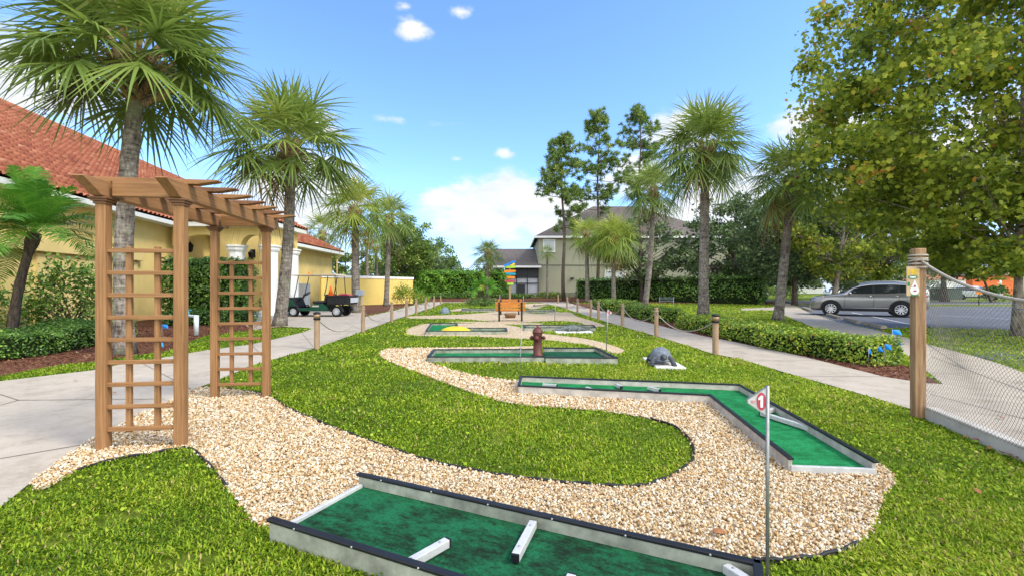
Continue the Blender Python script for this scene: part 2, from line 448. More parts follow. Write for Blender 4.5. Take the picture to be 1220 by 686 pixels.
    M['syc'] = m_leaf('sycamore_leaf', [(0, (0.035, 0.056, 0.009)), (0.35, (0.094, 0.128, 0.015)), (0.65, (0.19, 0.22, 0.024)), (0.92, (0.32, 0.32, 0.038)), (0.997, (0.37, 0.31, 0.04)), (1, (0.30, 0.15, 0.03))], 0.5, 0.5, 0.3)
    M['oak'] = m_leaf('oak_leaf', [(0, (0.022, 0.038, 0.016)), (0.5, (0.055, 0.085, 0.03)), (0.85, (0.10, 0.14, 0.05)), (1, (0.17, 0.19, 0.08))], 0.25, 0.5, 0.25)
    M['bright'] = m_leaf('bright_leaf', [(0, (0.03, 0.058, 0.012)), (0.5, (0.08, 0.125, 0.022)), (0.85, (0.15, 0.20, 0.04)), (1, (0.25, 0.27, 0.06))], 0.35, 0.5, 0.25)
    M['needle'] = m_leaf('pine_needle', [(0, (0.030, 0.056, 0.013)), (0.5, (0.085, 0.13, 0.026)), (0.85, (0.16, 0.20, 0.045)), (1, (0.26, 0.22, 0.06))], 0.25, 0.5, 0.25)
    M['liriope'] = m_leaf('border_grass', [(0, (0.03, 0.06, 0.015)), (0.6, (0.085, 0.14, 0.035)), (1, (0.22, 0.24, 0.09))], 0.3)
    M['petal'] = m_plain('yellow_petal', (0.75, 0.50, 0.02), 0.7)
    M['deadleaf'] = m_plain('dead_leaf', (0.30, 0.13, 0.05), 0.8, 0, 0.4, 20)
    # objects
    M['turtle_skin'] = m_plain('shaded_grey_resin', (0.06, 0.066, 0.072), 0.6, 0, 0.35, 14, 0.3, 0, 0.4)  # skin darkened to paint in the shade under the shell overhang
    M['turtle'] = m_plain('grey_resin', (0.15, 0.17, 0.20), 0.6, 0, 0.35, 14, 0.3, 0, 0.4)
    M['gator'] = m_plain('grey_green_resin', (0.13, 0.15, 0.14), 0.7, 0, 0.45, 18, 0.3, 0, 0.4)
    M['bluegrey'] = m_plain('blue_grey_stone', (0.17, 0.21, 0.26), 0.7, 0, 0.3, 9)
    M['slab'] = m_plain('pale_slab', (0.70, 0.67, 0.62), 0.85, 0, 0.12, 6)
    M['hydrant'] = m_plain('maroon_paint', (0.10, 0.030, 0.024), 0.5, 0, 0.3, 10)
    M['hydrant_top'] = m_plain('red_paint', (0.28, 0.035, 0.03), 0.5, 0, 0.2, 10)
    M['orange'] = m_plain('orange_plastic', (0.85, 0.17, 0.02), 0.5, 0, 0.1)
    M['red'] = m_plain('red_plastic', (0.45, 0.02, 0.02), 0.5, 0, 0.15)
    M['pinkmark'] = m_plain('faded_pink', (0.50, 0.25, 0.26), 0.6)
    M['redsign'] = m_plain('red_sign', (0.42, 0.06, 0.085), 0.5)
    M['blue'] = m_plain('blue_plastic', (0.01, 0.22, 0.75), 0.5)
    M['teal'] = m_plain('teal_paint', (0.02, 0.30, 0.40), 0.6)
    M['lime'] = m_plain('lime_paint', (0.35, 0.55, 0.05), 0.6)
    M['signorange'] = m_plain('orange_paint', (0.75, 0.22, 0.02), 0.6)
    M['signyellow'] = m_plain('yellow_paint', (0.75, 0.50, 0.03), 0.6)
    M['signgreen'] = m_plain('green_paint', (0.03, 0.22, 0.07), 0.6)
    M['cartgreen'] = m_plain('dark_green_paint', (0.012, 0.07, 0.04), 0.35, 0, 0.15, 4, 0.4)
    M['canopy'] = m_plain('tan_canopy', (0.50, 0.40, 0.28), 0.5)
    M['ltgrey'] = m_plain('light_grey_metal', (0.45, 0.47, 0.49), 0.5, 0, 0.1, 3)
    M['boxgrey'] = m_plain('grey_box', (0.28, 0.32, 0.36), 0.5, 0, 0.12, 5)
    M['boxgreen'] = m_plain('utility_green', (0.05, 0.085, 0.07), 0.6, 0, 0.15, 3)
    M['carpaint'] = m_plain('silver_grey_paint', (0.29, 0.285, 0.275), 0.28, 0.65, 0.03, 2, 0.5, 0.8)
    M['whitepaint'] = m_plain('white_car_paint', (0.75, 0.76, 0.77), 0.25, 0, 0.03, 2, 0.5, 0.8)
    M['carglass'] = m_plain('car_glass', (0.020, 0.025, 0.028), 0.04, 0, 0.1, 2, 0.7)
    M['tyre'] = m_plain('tyre', (0.018, 0.018, 0.019), 0.8)
    M['rim'] = m_plain('alloy', (0.62, 0.62, 0.63), 0.3, 0.8, 0.05)
    M['lamp_red'] = m_plain('tail_lamp', (0.40, 0.015, 0.02), 0.25)
    M['lamp_clear'] = m_plain('head_lamp', (0.55, 0.57, 0.58), 0.12, 0.3)
    M['amber'] = m_plain('amber_lamp', (0.80, 0.25, 0.02), 0.3)
    M['copper'] = m_plain('copper_cap', (0.30, 0.20, 0.11), 0.45, 0.4)
    M['teeth'] = m_plain('pale_pipe', (0.62, 0.66, 0.66), 0.5)
build_mats()
# ------------------------------------------------------------------ foliage generators
RS = np.random.RandomState(11)
def unit(n, rs=None):
    rs = rs or RS
    v = rs.normal(size=(n, 3)); return v / np.linalg.norm(v, axis=1)[:, None]
def leaf_cloud(P, size, rs, nrm=None, up=0.35, aspect=0.5, tint=None, shape='quad', svar=0.35):
    """one small leaf polygon at every point; nrm biases the direction the leaf faces"""
    n = len(P)
    N_ = unit(n, rs)
    if nrm is not None: N_ = N_ + nrm * 1.0
    N_[:, 2] += up; N_ /= np.linalg.norm(N_, axis=1)[:, None]
    A = np.cross(N_, unit(n, rs)); A /= np.linalg.norm(A, axis=1)[:, None] + 1e-9
    B = np.cross(N_, A)
    s = (size * (1 + svar * rs.uniform(-1, 1, n)))[:, None]
    if shape == 'quad':
        tpl = [(-0.5, 0, 0), (0.0, -0.5 * aspect, -0.06), (0.5, 0, 0), (0.0, 0.5 * aspect, -0.06)]
    elif shape == 'broad':   # lobed, maple like outline
        tpl = [(-0.42, 0, 0), (-0.30, -0.34, -.05), (-0.02, -0.26, 0), (0.12, -0.46, -.07), (0.2, -0.16, 0), (0.55, 0, -.06), (0.2, 0.16, 0), (0.12, 0.46, -.07), (-0.02, 0.26, 0), (-0.30, 0.34, -.05)]
    else:
        tpl = [(-0.5, 0, 0), (-0.15, -0.5 * aspect, -.04), (0.25, -0.4 * aspect, -.02), (0.5, 0, -.05), (0.25, 0.4 * aspect, -.02), (-0.15, 0.5 * aspect, -.04)]
    k = len(tpl)
    V = np.zeros((n, k, 3))
    for j, (a, b, c) in enumerate(tpl):
        V[:, j] = P + s * (A * a + B * b + N_ * c)
    Fc = np.arange(n * k).reshape(n, k)
    if tint is None: tint = rs.uniform(0, 1, n)
    return V.reshape(-1, 3), Fc, np.repeat(np.clip(tint, 0, 1), k)

def merge(parts):
    Vs = []; Fs = []; Ts = []; o = 0
    for V, Fc, T in parts:
        Vs.append(V); Ts.append(T)
        for f in (Fc if isinstance(Fc, list) else [Fc]): Fs.append(f + o)
        o += len(V)
    by = {}
    for f in Fs: by.setdefault(f.shape[1], []).append(f)
    return np.concatenate(Vs), [np.concatenate(x) for x in by.values()], np.concatenate(Ts)

def tint_noise(n, rs, mean=0.45, sd=0.2): return np.clip(rs.normal(mean, sd, n), 0, 1)

# ---- palms
def strip(base, d, wdir, L, w, droop, nseg, rs=None):
    """one tapered leaflet strip (arrays) : base, direction, width direction"""
    t = np.linspace(0, 1, nseg + 1)
    c = base[None] + d[None] * (L * t)[:, None]
    c[:, 2] -= droop * L * t ** 2.2
    wt = w * np.array([0.55] + [1.0 - 0.85 * (x ** 1.5) for x in t[1:]])
    wt[-1] = w * 0.06
    l = c - wdir[None] * wt[:, None] * 0.5; r = c + wdir[None] * wt[:, None] * 0.5
    V = np.empty((2 * (nseg + 1), 3)); V[0::2] = l; V[1::2] = r
    Fc = np.array([[2 * i, 2 * i + 1, 2 * i + 3, 2 * i + 2] for i in range(nseg)])
    return V, Fc
def fan_frond(az, el, Lp, R, rs, nleaf=30, tint=0.45, w=0.05, fold=0.35, droop=0.2):
    """costapalmate fan: arching petiole, costa, radiating drooping segments"""
    d = np.array([cos(az) * cos(el), sin(az) * cos(el), sin(el)])
    side = np.array([-sin(az), cos(az), 0.0])
    parts = []
    # petiole as a curved strip
    t = np.linspace(0, 1, 6)
    pet = d[None] * (Lp * t)[:, None]; pet[:, 2] -= 0.16 * Lp * t ** 2 * (1 if el > -0.3 else 0.3)
    for sd in (side, np.cross(side, d)):
        l = pet - sd * 0.016; r = pet + sd * 0.016
        V = np.empty((12, 3)); V[0::2] = l; V[1::2] = r
        parts.append((V, np.array([[2 * i, 2 * i + 1, 2 * i + 3, 2 * i + 2] for i in range(5)]), np.full(12, min(1, tint + 0.25))))
    end = pet[-1]; ax = pet[-1] - pet[-2]; ax /= np.linalg.norm(ax)
    # costa bends further down
    up = np.cross(ax, side); up = up if up[2] > 0 else -up
    for i in range(nleaf):
        u = (i + 0.5) / nleaf * 2 - 1
        th = u * 2.2
        cb = end + ax * (0.30 * R * (1 - abs(u)) ** 0.8) - np.array([0, 0, 0.07 * R * (1 - abs(u))])
        dd = ax * cos(th) + side * sin(th) - up * fold * abs(sin(th)) * 0.8 - up * 0.08
        dd = dd + rs.normal(0, 0.05, 3); dd /= np.linalg.norm(dd)
        wd = np.cross(dd, up + rs.normal(0, 0.25, 3)); wd /= np.linalg.norm(wd)
        L = R * (0.62 + 0.38 * cos(th * 0.62)) * rs.uniform(0.88, 1.06)
        V, Fc = strip(cb, dd, wd, L, w * rs.uniform(0.8, 1.15), droop * rs.uniform(0.6, 1.5), 3)
        parts.append((V, Fc, np.full(len(V), tint + rs.normal(0, 0.07))))
    return merge(parts)

def sabal_palm(label, base, top, r_base, R, seed, mat='frond', nf=38, nleaf=30, bend=0.0, boots=True, dead=4, name='cabbage_palm', w=None, fruits=0, droopy=1.0, boot_len=1.0, elmin=-46):
    """base: ground point; top: crown base (relative to base)"""
    rs = np.random.RandomState(seed)
    t = thing(name, label, 'palm tree', base, 0, 'cabbage palms around the course')
    top = Vector(top)
    pts = []; rad = []
    n = 22
    for i in range(n + 1):
        s = i / n
        p = top * s
        p = Vector((p.x + bend * sin(pi * s), p.y, p.z))
        pts.append(p)
        fl = 1.0 + 0.35 * max(0, 1 - s * 9) ** 2
        rad.append(r_base * fl * (1 - 0.22 * s) * (1 + rs.uniform(-0.035, 0.035)))
    c = top + Vector((0, 0, 0.27 * R))
    pts.append(top + Vector((0, 0, .22 * R))); rad.append(rad[-1] * .9)
    mb = MB(); mb.tube(pts, rad, 18); mb.build('trunk', M['palmbark'], t)
    # leaf-base boots
    if boots:
        parts = []
        nb = 46
        for i in range(nb):
            az = i * 2.399 + rs.uniform(-.2, .2); zz = (i / nb)
            rr = r_base * (0.82 + (0.25 + .5 * (boot_len - 1)) * zz)
            el = 0.50 + 0.55 * zz
            d = np.array([cos(az) * cos(el), sin(az) * cos(el), sin(el)]); sd = np.array([-sin(az), cos(az), 0])
            nn = np.cross(d, sd)
            b = np.array([top.x + cos(az) * rr * 0.75, top.y + sin(az) * rr * 0.75, top.z - 0.08 * R + zz * 0.30 * R])
            L = rs.uniform(0.28, 0.5) * boot_len; w0 = r_base * 0.42; w1 = r_base * 0.2
            V = np.array([b - sd * w0 - nn * .03, b + sd * w0 - nn * .03, b + sd * w0 + nn * .03, b - sd * w0 + nn * .03,
                          b + d * L - sd * w1 - nn * .02, b + d * L + sd * w1 - nn * .02, b + d * L + sd * w1 + nn * .02, b + d * L - sd * w1 + nn * .02])
            Fc = np.array([[0, 1, 5, 4], [1, 2, 6, 5], [2, 3, 7, 6], [3, 0, 4, 7], [4, 5, 6, 7]])
            parts.append((V, Fc, np.full(8, rs.uniform(0, 1))))
        V, Fs, T = merge(parts)
        np_obj('leaf_bases', V, Fs, M['boot'], t, T)
    parts = []
    for i in range(nf):
        az = i * 2.399 + rs.uniform(-.3, .3)
        q = i / (nf - 1)
        el = radians(86 - (86 - elmin) * q ** 1.05) + rs.uniform(-.16, .16)
        Lp = R * 0.42 * rs.uniform(0.7, 1.15) * (0.85 if q < 0.15 else 1)
        V, Fs, T = fan_frond(az, el, Lp, R * 0.50 * rs.uniform(0.82, 1.1), rs, int(nleaf * .85), 0.36 + 0.34 * (1 - q) * rs.uniform(0.2, 1.2) - 0.1 * q + rs.normal(0, .10), w or R * 0.026, 0.35, (0.12 + 0.18 * q) * droopy)
        V = V + np.array([c.x + cos(az) * r_base * .5, c.y + sin(az) * r_base * .5, c.z + 0.10 * R * (0.5 - q)])
        parts.append((V, Fs, T))
    V, Fs, T = merge(parts)
    np_obj('crown', V, Fs, M[mat], t, np.clip(T, 0, 1))
    if dead:
        parts = []
        for i in range(dead):
            az = rs.uniform(0, 6.28)
            V, Fs, T = fan_frond(az, radians(-42 - rs.uniform(0, 25)), R * 0.42, R * 0.48, rs, max(10, nleaf - 12), rs.uniform(.2, .9), (w or R * 0.025) * 0.8, 0.8, 0.75)
            V = V + np.array([c.x + cos(az) * r_base * .6, c.y + sin(az) * r_base * .6, c.z - 0.1])
            parts.append((V, Fs, T))
        V, Fs, T = merge(parts); np_obj('dead_frond', V, Fs, M['frond_dead'], t, np.clip(T, 0, 1))
    for i in range(fruits):
        az = -2.6 + i * 0.8 + rs.uniform(-.3, .3)
        st = [c + Vector((cos(az), sin(az) * .6, 0)) * (R * .42 * s * 1.5) + Vector((0, 0, R * (0.10 * s - 0.62 * s * s))) for s in np.linspace(0, 1, 9)]
        mb = MB(); mb.tube(st, [0.014 * (1 - .6 * k / 8) for k in range(9)], 4)
        for k in range(80):
            s = rs.uniform(0.35, 1); p = st[int(s * 8)]
            q = p + Vector(rs.normal(0, .16, 3)) + Vector((0, 0, -.1))
            mb.tube([p, q, q + Vector(rs.normal(0, .06, 3)) + Vector((0, 0, -.08))], 0.005, 3, 0, False, False)
            for _ in range(3):
                o = q + Vector(rs.normal(0, .06, 3)); mb.box(o, (.018, .018, .018))
        mb.build('fruit_stalk', M['bark'], t)
    return t

def feather_frond(az, el, L, rs, nl=46, ll=0.42, arch=0.7, w=0.022, tint=.5):
    parts = []
    d = np.array([cos(az) * cos(el), sin(az) * cos(el), sin(el)]); side = np.array([-sin(az), cos(az), 0.0])
    t = np.linspace(0, 1, 13)
    r = d[None] * (L * t)[:, None]; r[:, 2] -= arch * L * t ** 2
    r[:, :2] *= (1 - 0.12 * t)[:, None]
    l_ = r - side * 0.012 * (1.2 - t)[:, None]; r_ = r + side * 0.012 * (1.2 - t)[:, None]
    V = np.empty((26, 3)); V[0::2] = l_; V[1::2] = r_
    parts.append((V, np.array([[2 * i, 2 * i + 1, 2 * i + 3, 2 * i + 2] for i in range(12)]), np.full(26, min(1, tint + .25))))
    for i in range(nl):
        s = 0.14 + 0.86 * (i + .5) / nl
        k = min(11, int(s * 12)); fr = s * 12 - k
        b = r[k] * (1 - fr) + r[k + 1] * fr
        ax = r[k + 1] - r[k]; ax /= np.linalg.norm(ax)
        up = np.cross(ax, side); up = up if up[2] > 0 else -up
        for sg in (-1, 1):
            dd = side * sg * 0.85 + ax * 0.55 + up * 0.22 + rs.normal(0, .06, 3); dd /= np.linalg.norm(dd)
            wd = np.cross(dd, up); wd /= np.linalg.norm(wd)
            Ln = ll * (sin(pi * min(1, 0.18 + 0.80 * s)) ** 0.7 + .1) * rs.uniform(.85, 1.1)
            V, Fc = strip(b, dd, wd, Ln, w, 0.35 * rs.uniform(.5, 1.4), 2)
            parts.append((V, Fc, np.full(len(V), tint + rs.normal(0, .1))))
    return merge(parts)

def feather_palm(label, base, stems, L, seed, nf=26, ll=0.4, trunk_r=0.09, name='date_palm', group=None, nl=44):
    rs = np.random.RandomState(seed)
    t = thing(name, label, 'palm tree', base, 0, group)
    parts = []
    for (top, bx) in stems:
        top = Vector(top); st = Vector((bx, 0, 0))
        pts = [st.lerp(top, s) + Vector((0.10 * sin(pi * s) * (1 if top.x < 0 else -1), 0, 0)) for s in np.linspace(0, 1, 12)]
        mb = MB(); mb.tube(pts, [trunk_r * (1.15 - .3 * k / 11 + rs.uniform(-.06, .06) + (0.55 if k > 9 else 0)) for k in range(12)], 10)
        mb.build('trunk', M['bark'], t)
        for i in range(nf):
            az = i * 2.399 + rs.uniform(-.2, .2); q = i / (nf - 1)
            el = radians(84 - 76 * q) + rs.uniform(-.12, .12)
            V, Fs, T = feather_frond(az, el, L * rs.uniform(.8, 1.1), rs, nl, ll, 0.30 + .32 * q, 0.019 * max(1, L), rs.uniform(.15, .6) + (0.4 if rs.uniform() < .12 else 0))
            parts.append((V + np.array(top), Fs, T))
    V, Fs, T = merge(parts); np_obj('crown', V, Fs, M['feather'], t, np.clip(T, 0, 1))
    return t

# ---- broadleaf tree
def broad_tree(label, base, h_trunk, cc, rad, trunk_r, nclump, nleaf, size, mat, seed, bark='bark', clump_r=0.55, shape='quad', name='shade_tree', cat='tree', group=None, lean=(0, 0), low_cut=None, aspect=0.6, limbs=None, shell=0.55, flat=0.6, tmean=.45, tsd=.22):
    rs = np.random.RandomState(seed)
    t = thing(name, label, cat, base, 0, group)
    cc = Vector(cc); rad = np.array(rad)
    mb = MB()
    top = Vector((cc.x * .8 + lean[0], cc.y * .8 + lean[1], cc.z + rad[2] * 0.55))
    pts = []
    for i in range(15):
        s = i / 14
        pts.append(Vector((top.x * s ** 1.3 + 0.05 * sin(5 * s + seed) * trunk_r * 5, top.y * s ** 1.3 + .05 * cos(4 * s + seed) * trunk_r * 5, top.z * s)))
    mb.tube(pts, [trunk_r * ((1 - .88 * (i / 14) ** 0.9) + 0.35 * max(0, 1 - i / 1.6)) for i in range(15)], 12)
    d = unit(nclump, rs); r = rs.uniform(shell, 1.0, nclump) ** 0.6
    C = np.array(cc)[None] + d * r[:, None] * rad[None]
    lump = 1 + 0.16 * np.sin(d[:, 0] * 5 + seed) * np.cos(d[:, 2] * 4 + seed * 2)
    C = np.array(cc)[None] + (C - np.array(cc)[None]) * lump[:, None]
    if low_cut is not None: C = C[C[:, 2] > low_cut]
    nclump = len(C)
    nl = limbs if limbs is not None else min(70, nclump)
    for i in range(nl):
        e = Vector(C[i])
        zs = max(h_trunk, min(top.z * .95, e.z - 0.55 * (Vector((e.x, e.y, 0)) - Vector((cc.x, cc.y, 0)) * .6).length))
        s = zs / top.z; k = min(13, int(s * 14)); st = pts[k].lerp(pts[k + 1], s * 14 - k)
        mid = st.lerp(e, .5) + Vector((0, 0, 0.12 * (e - st).length)) + Vector(rs.normal(0, .07, 3)) * (e - st).length
        rr = trunk_r * 0.30 * (1 - .6 * s) * rs.uniform(.7, 1.3)
        P = [st, st.lerp(mid, .5), mid, mid.lerp(e, .55) + Vector(rs.normal(0, .05, 3)), e]
        mb.tube(P, [rr, rr * .85, rr * .6, rr * .4, rr * .15], 6)
        for j in range(2):
            q = mid.lerp(e, rs.uniform(.1, .8)); z = q + Vector(rs.normal(0, 1, 3)) * clump_r * 1.2
            mb.tube([q, q.lerp(z, .5), z], [rr * .3, rr * .2, rr * .06], 4)
    mb.build('trunk', M[bark], t)
    per = nleaf // nclump
    idx = np.repeat(np.arange(nclump), per)
    off = np.clip(rs.normal(0, 1, (len(idx), 3)), -1.7, 1.7); off *= clump_r * 0.55 * rs.uniform(.7, 1.3, nclump)[idx][:, None]; off[:, 2] *= flat
    P = C[idx] + off
    P = P[P[:, 2] > (low_cut - .6 if low_cut is not None else .3)]
    ct = rs.normal(0, tsd * .6, nclump)
    tt = tmean + ct[idx][:len(P)] + rs.normal(0, tsd, len(P))
    V, Fc, T = leaf_cloud(P, size, rs, None, 0.5, aspect, tt, shape)
    np_obj('crown', V, [Fc], M[mat], t, T)
    return t

def pine_tree(label, base, h, spread, seed, lo=0.38, group='tall pines', lean=0.0, nb=60, needle=0.52):
    rs = np.random.RandomState(seed)
    t = thing('pine_tree', label, 'pine tree', base, 0, group)
    mb = MB()
    pts = [Vector((lean * (i / 12) ** 2 + .12 * sin(i * .9 + seed), .1 * cos(i), h * i / 12)) for i in range(13)]
    mb.tube(pts, [0.24 * (1 - .85 * i / 12) for i in range(13)], 10)
    tips = []
    for i in range(nb):
        q = rs.uniform(0, 1) ** 0.8
        s = lo + (0.985 - lo) * q
        k = min(11, int(s * 12)); st = pts[k].lerp(pts[k + 1], s * 12 - k)
        az = i * 2.399 + rs.uniform(-.5, .5)
        prof = (0.45 + 0.55 * sin(pi * min(1, (1 - q) * 1.05 + 0.05)) ** .7) * (1.05 - .72 * q)
        L = spread * prof * rs.uniform(.55, 1.15)
        up = 0.25 + .5 * q
        e = st + Vector((cos(az) * L, sin(az) * L, up * L * rs.uniform(.3, 1)))
        mid = st.lerp(e, .55) + Vector((0, 0, -.10 * L))
        mb.tube([st, mid, e], [.05 * (1.1 - .6 * q), .032, .012], 5)
        n2 = 3 + int(L * 1.6)
        for j in range(n2):
            f = rs.uniform(.45, 1.02); b = (mid.lerp(e, (f - .5) * 2) if f > .5 else mid)
            o = b + Vector(rs.normal(0, .26, 3)) * (0.7 + .3 * L)
            mb.tube([b, o], [.014, .008], 3)
            tips.append((tuple(o), rs.normal(0, .12)))
    tips.append((tuple(pts[-1]), 0.1))
    mb.build('trunk', M['bark'], t)
    P = np.array([x[0] for x in tips]); tt = np.array([x[1] for x in tips])
    per = 46
    idx = np.repeat(np.arange(len(P)), per)
    D = unit(len(idx), rs); D[:, 2] += 0.35; D /= np.linalg.norm(D, axis=1)[:, None]
    L = rs.uniform(.6, 1.15, len(idx)) * needle
    W = np.cross(D, unit(len(idx), rs)); W /= np.linalg.norm(W, axis=1)[:, None]
    b = P[idx]; w = needle * 0.085
    V = np.stack([b - W * w * .5, b + W * w * .5, b + D * (L * .6)[:, None] + W * w * .7, b + D * L[:, None], b + D * (L * .6)[:, None] - W * w * .7], 1)
    Fc = np.arange(len(idx) * 5).reshape(-1, 5)
    T = np.repeat(np.clip(.45 + tt[idx] + rs.normal(0, .14, len(idx)), 0, 1), 5)
    np_obj('crown', V.reshape(-1, 3), [Fc], M['needle'], t, T)
    return t

# ---- hedges: leaves over a lumpy prism with a dark twiggy core
def hedge(label, poly, h, leaf, n, mat, seed, name='hedge', group=None, jitter=0.10, z0=0.0, tmean=.45, aspect=.55, holes=0.0, core=True, stems=True):
    rs = np.random.RandomState(seed)
    q = np.array(poly, float); c = q.mean(0)
    t = thing(name, label, 'hedge', (c[0], c[1], z0), 0, group)
    q = q - c
    m = len(q); e = np.roll(q, -1, 0) - q; el = np.linalg.norm(e, axis=1)
    area = 0.5 * abs(np.sum(q[:, 0] * np.roll(q[:, 1], -1) - np.roll(q[:, 0], -1) * q[:, 1]))
    side = el.sum() * h
    nt = int(n * area / (area + side)); ns = n - nt
    # sides
    k = rs.choice(m, ns, p=el / el.sum()); u = rs.uniform(0, 1, ns)
    S = q[k] + e[k] * u[:, None]
    sgn = 1 if np.sum(q[:, 0] * np.roll(q[:, 1], -1) - np.roll(q[:, 0], -1) * q[:, 1]) > 0 else -1
    nn = np.stack([e[k][:, 1], -e[k][:, 0]], 1) / el[k][:, None] * sgn
    z = rs.uniform(0.03, 1, ns) * h
    bulge = -jitter * 1.2 * np.clip((z / h - .75) / .25, 0, 1) ** 2 * 1.2 - jitter * 0.8 * np.clip((.25 - z / h) / .25, 0, 1)
    bulge += jitter * 0.9 * np.sin(S[:, 0] * 3.1 + z * 2.5 + seed) * np.cos(S[:, 1] * 2.7 + seed)
    dsp = bulge + rs.normal(0, jitter * .45, ns)
    P1 = np.column_stack([S + nn * dsp[:, None], z]); N1 = np.column_stack([nn, np.full(ns, .15)])
    lo, hi = q.min(0), q.max(0)
    T = rs.uniform(0, 1, (int(nt * 4) + 50, 2)) * (hi - lo) + lo
    T = T[inside(T, q)][:nt]
    zt = h + jitter * 0.8 * np.sin(T[:, 0] * 2.9 + seed) * np.cos(T[:, 1] * 3.3) + rs.normal(0, jitter * .45, len(T))
    P2 = np.column_stack([T, zt]); N2 = np.tile([0, 0, 1.0], (len(T), 1))
    P = np.concatenate([P1, P2]); NN = np.concatenate([N1, N2])
    lump = np.sin(P[:, 0] * 4.3 + seed) * np.sin(P[:, 1] * 3.7 + P[:, 2] * 3) * .12
    V, Fc, tt = leaf_cloud(P, leaf, rs, NN * .8, .35, aspect, tmean + lump + rs.normal(0, .2, len(P)))
    np_obj('foliage', V, [Fc], M[mat], t, tt)
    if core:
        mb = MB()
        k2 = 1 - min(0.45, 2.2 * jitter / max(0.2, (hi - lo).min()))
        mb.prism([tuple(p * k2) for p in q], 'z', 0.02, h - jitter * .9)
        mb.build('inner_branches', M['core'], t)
    return t

def shrub(label, base, r, leaf, n, mat, seed, name='shrub', group=None, cat='shrub', stems=6, tmean=.45, aspect=.5, gap=.0, ang=0.0):
    rs = np.random.RandomState(seed)
    t = thing(name, label, cat, base, 0, group)
    r = np.array(r)
    d = unit(n, rs); d[:, 2] = np.abs(d[:, 2]) * 1.5 - .55
    d /= np.linalg.norm(d, axis=1)[:, None]
    nb = 26; cd = unit(nb, rs); cd[:, 2] = np.abs(cd[:, 2]) * 1.3 - .35
    k = rs.choice(nb, n)
    cen = cd[k] * r * .68
    P = cen + rs.normal(0, 1, (n, 3)) * r * .19 + np.array([0, 0, r[2] * .62])
    P = P[P[:, 2] > 0.02]
    V, Fc, tt = leaf_cloud(P, leaf, rs, None, .5, aspect, tmean + rs.normal(0, .13, nb)[k][:len(P)] + rs.normal(0, .17, len(P)))
    np_obj('foliage', V, [Fc], M[mat], t, tt)
    if stems:
        mb = MB()
        for i in range(stems):
            e = Vector(cd[i] * r * .75) + Vector((0, 0, r[2] * .62)); b = Vector((rs.uniform(-.2, .2) * r[0], rs.uniform(-.2, .2) * r[1], 0))
            mb.tube([b, b.lerp(e, .5) + Vector((0, 0, .1)), e], [.025, .018, .006], 5)
        mb.build('stem', M['bark'], t)
    return t
# ------------------------------------------------------------------ the ground
def gp(pts, z=0.0): return [G(x, y, z) for x, y in pts]
ground = sheet('ground', [[(-260, -40), (260, -40), (260, 420), (-260, 420)]], -0.012, M['lawn'])

# left concrete path (a wide apron near the camera that narrows along the course)
LP_low = [(-420, 800), (-60, 648), (0, 605), (39, 573), (71, 549), (110, 524), (157, 498), (197, 480), (225, 466), (262, 452), (300, 435.5), (340, 424), (373, 415.6), (431, 395), (468, 381.5), (489, 375), (513, 367), (527, 361.5)]
LP_up = [(527, 357.3), (504, 360.5), (470, 369.7), (434, 377.5), (431, 369), (300, 368.5), (290, 385), (300, 393), (335, 388.5), (373, 391), (360, 396), (300, 410), (246, 417), (215, 422.5), (138, 435), (110, 441), (0, 454), (-200, 478), (-700, 540)]
left_path_poly = gp(LP_low) + gp(LP_up)
MJ = m_plain('path_joint', (0.17, 0.145, 0.12), 0.95)
def strip_poly(a, b, w):
    a = Vector((*a, 0)); b = Vector((*b, 0)); d = (b - a).normalized(); n = Vector((-d.y, d.x, 0)) * w / 2
    return [((a + n).x, (a + n).y), ((a - n).x, (a - n).y), ((b - n).x, (b - n).y), ((b + n).x, (b + n).y)]
joints = [((0, 483), (22, 477)), ((22, 477), (0, 470)), ((22, 477), (197, 475.5)), ((0, 547), (100, 530)), ((168, 432), (228, 464)), ((300, 411), (318, 430)), ((360, 397), (373, 413)), ((413, 385), (431, 393)), ((300, 393), (373, 391)), ((445, 376), (470, 380)), ((120, 442), (120, 442.5))]
left_path = sheet('path', [left_path_poly], 0.006, [M['concrete'], MJ], extra=[(strip_poly(G(*a), G(*b), 0.014), 0.010, 1) for a, b in joints[:-1]])

# right path, the pavement by the car park and the far cross path
RP_low = [(640, 359.5), (666, 365), (706, 378.4), (745, 390), (784, 401), (850, 421.6), (880, 427.5), (953, 449), (1020, 468), (1083, 487), (1104, 493)]
RP_up = [(1123, 457.5), (1106, 457), (1055, 449.4), (958, 425), (869, 406), (840, 400.6), (800, 391.5), (745, 377), (705, 368), (668, 358.5)]
RP_net = [(4.40, 4.83), (4.05, 3.55), (3.7, 2.2), (3.4, 1.0), (8.2, 1.0)]
SWr = [(1250, 455), (1190, 433), (1157, 423.5), (1105, 410), (1080, 402.5), (1050, 394.6), (997, 383), (963, 372), (945, 363)]
SWl = [(930, 360), (919, 366), (883, 367.6), (883, 369.6), (925, 369.5), (933, 375), (971, 390.7), (1008, 398.5), (1073, 417), (1123, 457.5)]
right_poly = gp(RP_low) + RP_net + gp(SWr) + gp(SWl) + gp(RP_up[1:])
jr = [((706, 378.2), (749, 378.2)), ((728, 385), (775, 385)), ((781, 400), (837, 400)), ((829, 415), (910, 415)), ((886, 430), (975, 430)), ((955, 449), (1053, 449)), ((945, 371), (975, 377)), ((985, 393), (1016, 388)), ((1110, 425), (1230, 470)), ((1105, 410), (1150, 440)), ((1108, 470), (1260, 510)), ((1090, 421), (1150, 421))]
right_path = sheet('pavement', [right_poly], 0.010, [M['sidewalk'], MJ], extra=[(strip_poly(G(*a), G(*b), 0.014), 0.014, 1) for a, b in jr[:-1]])
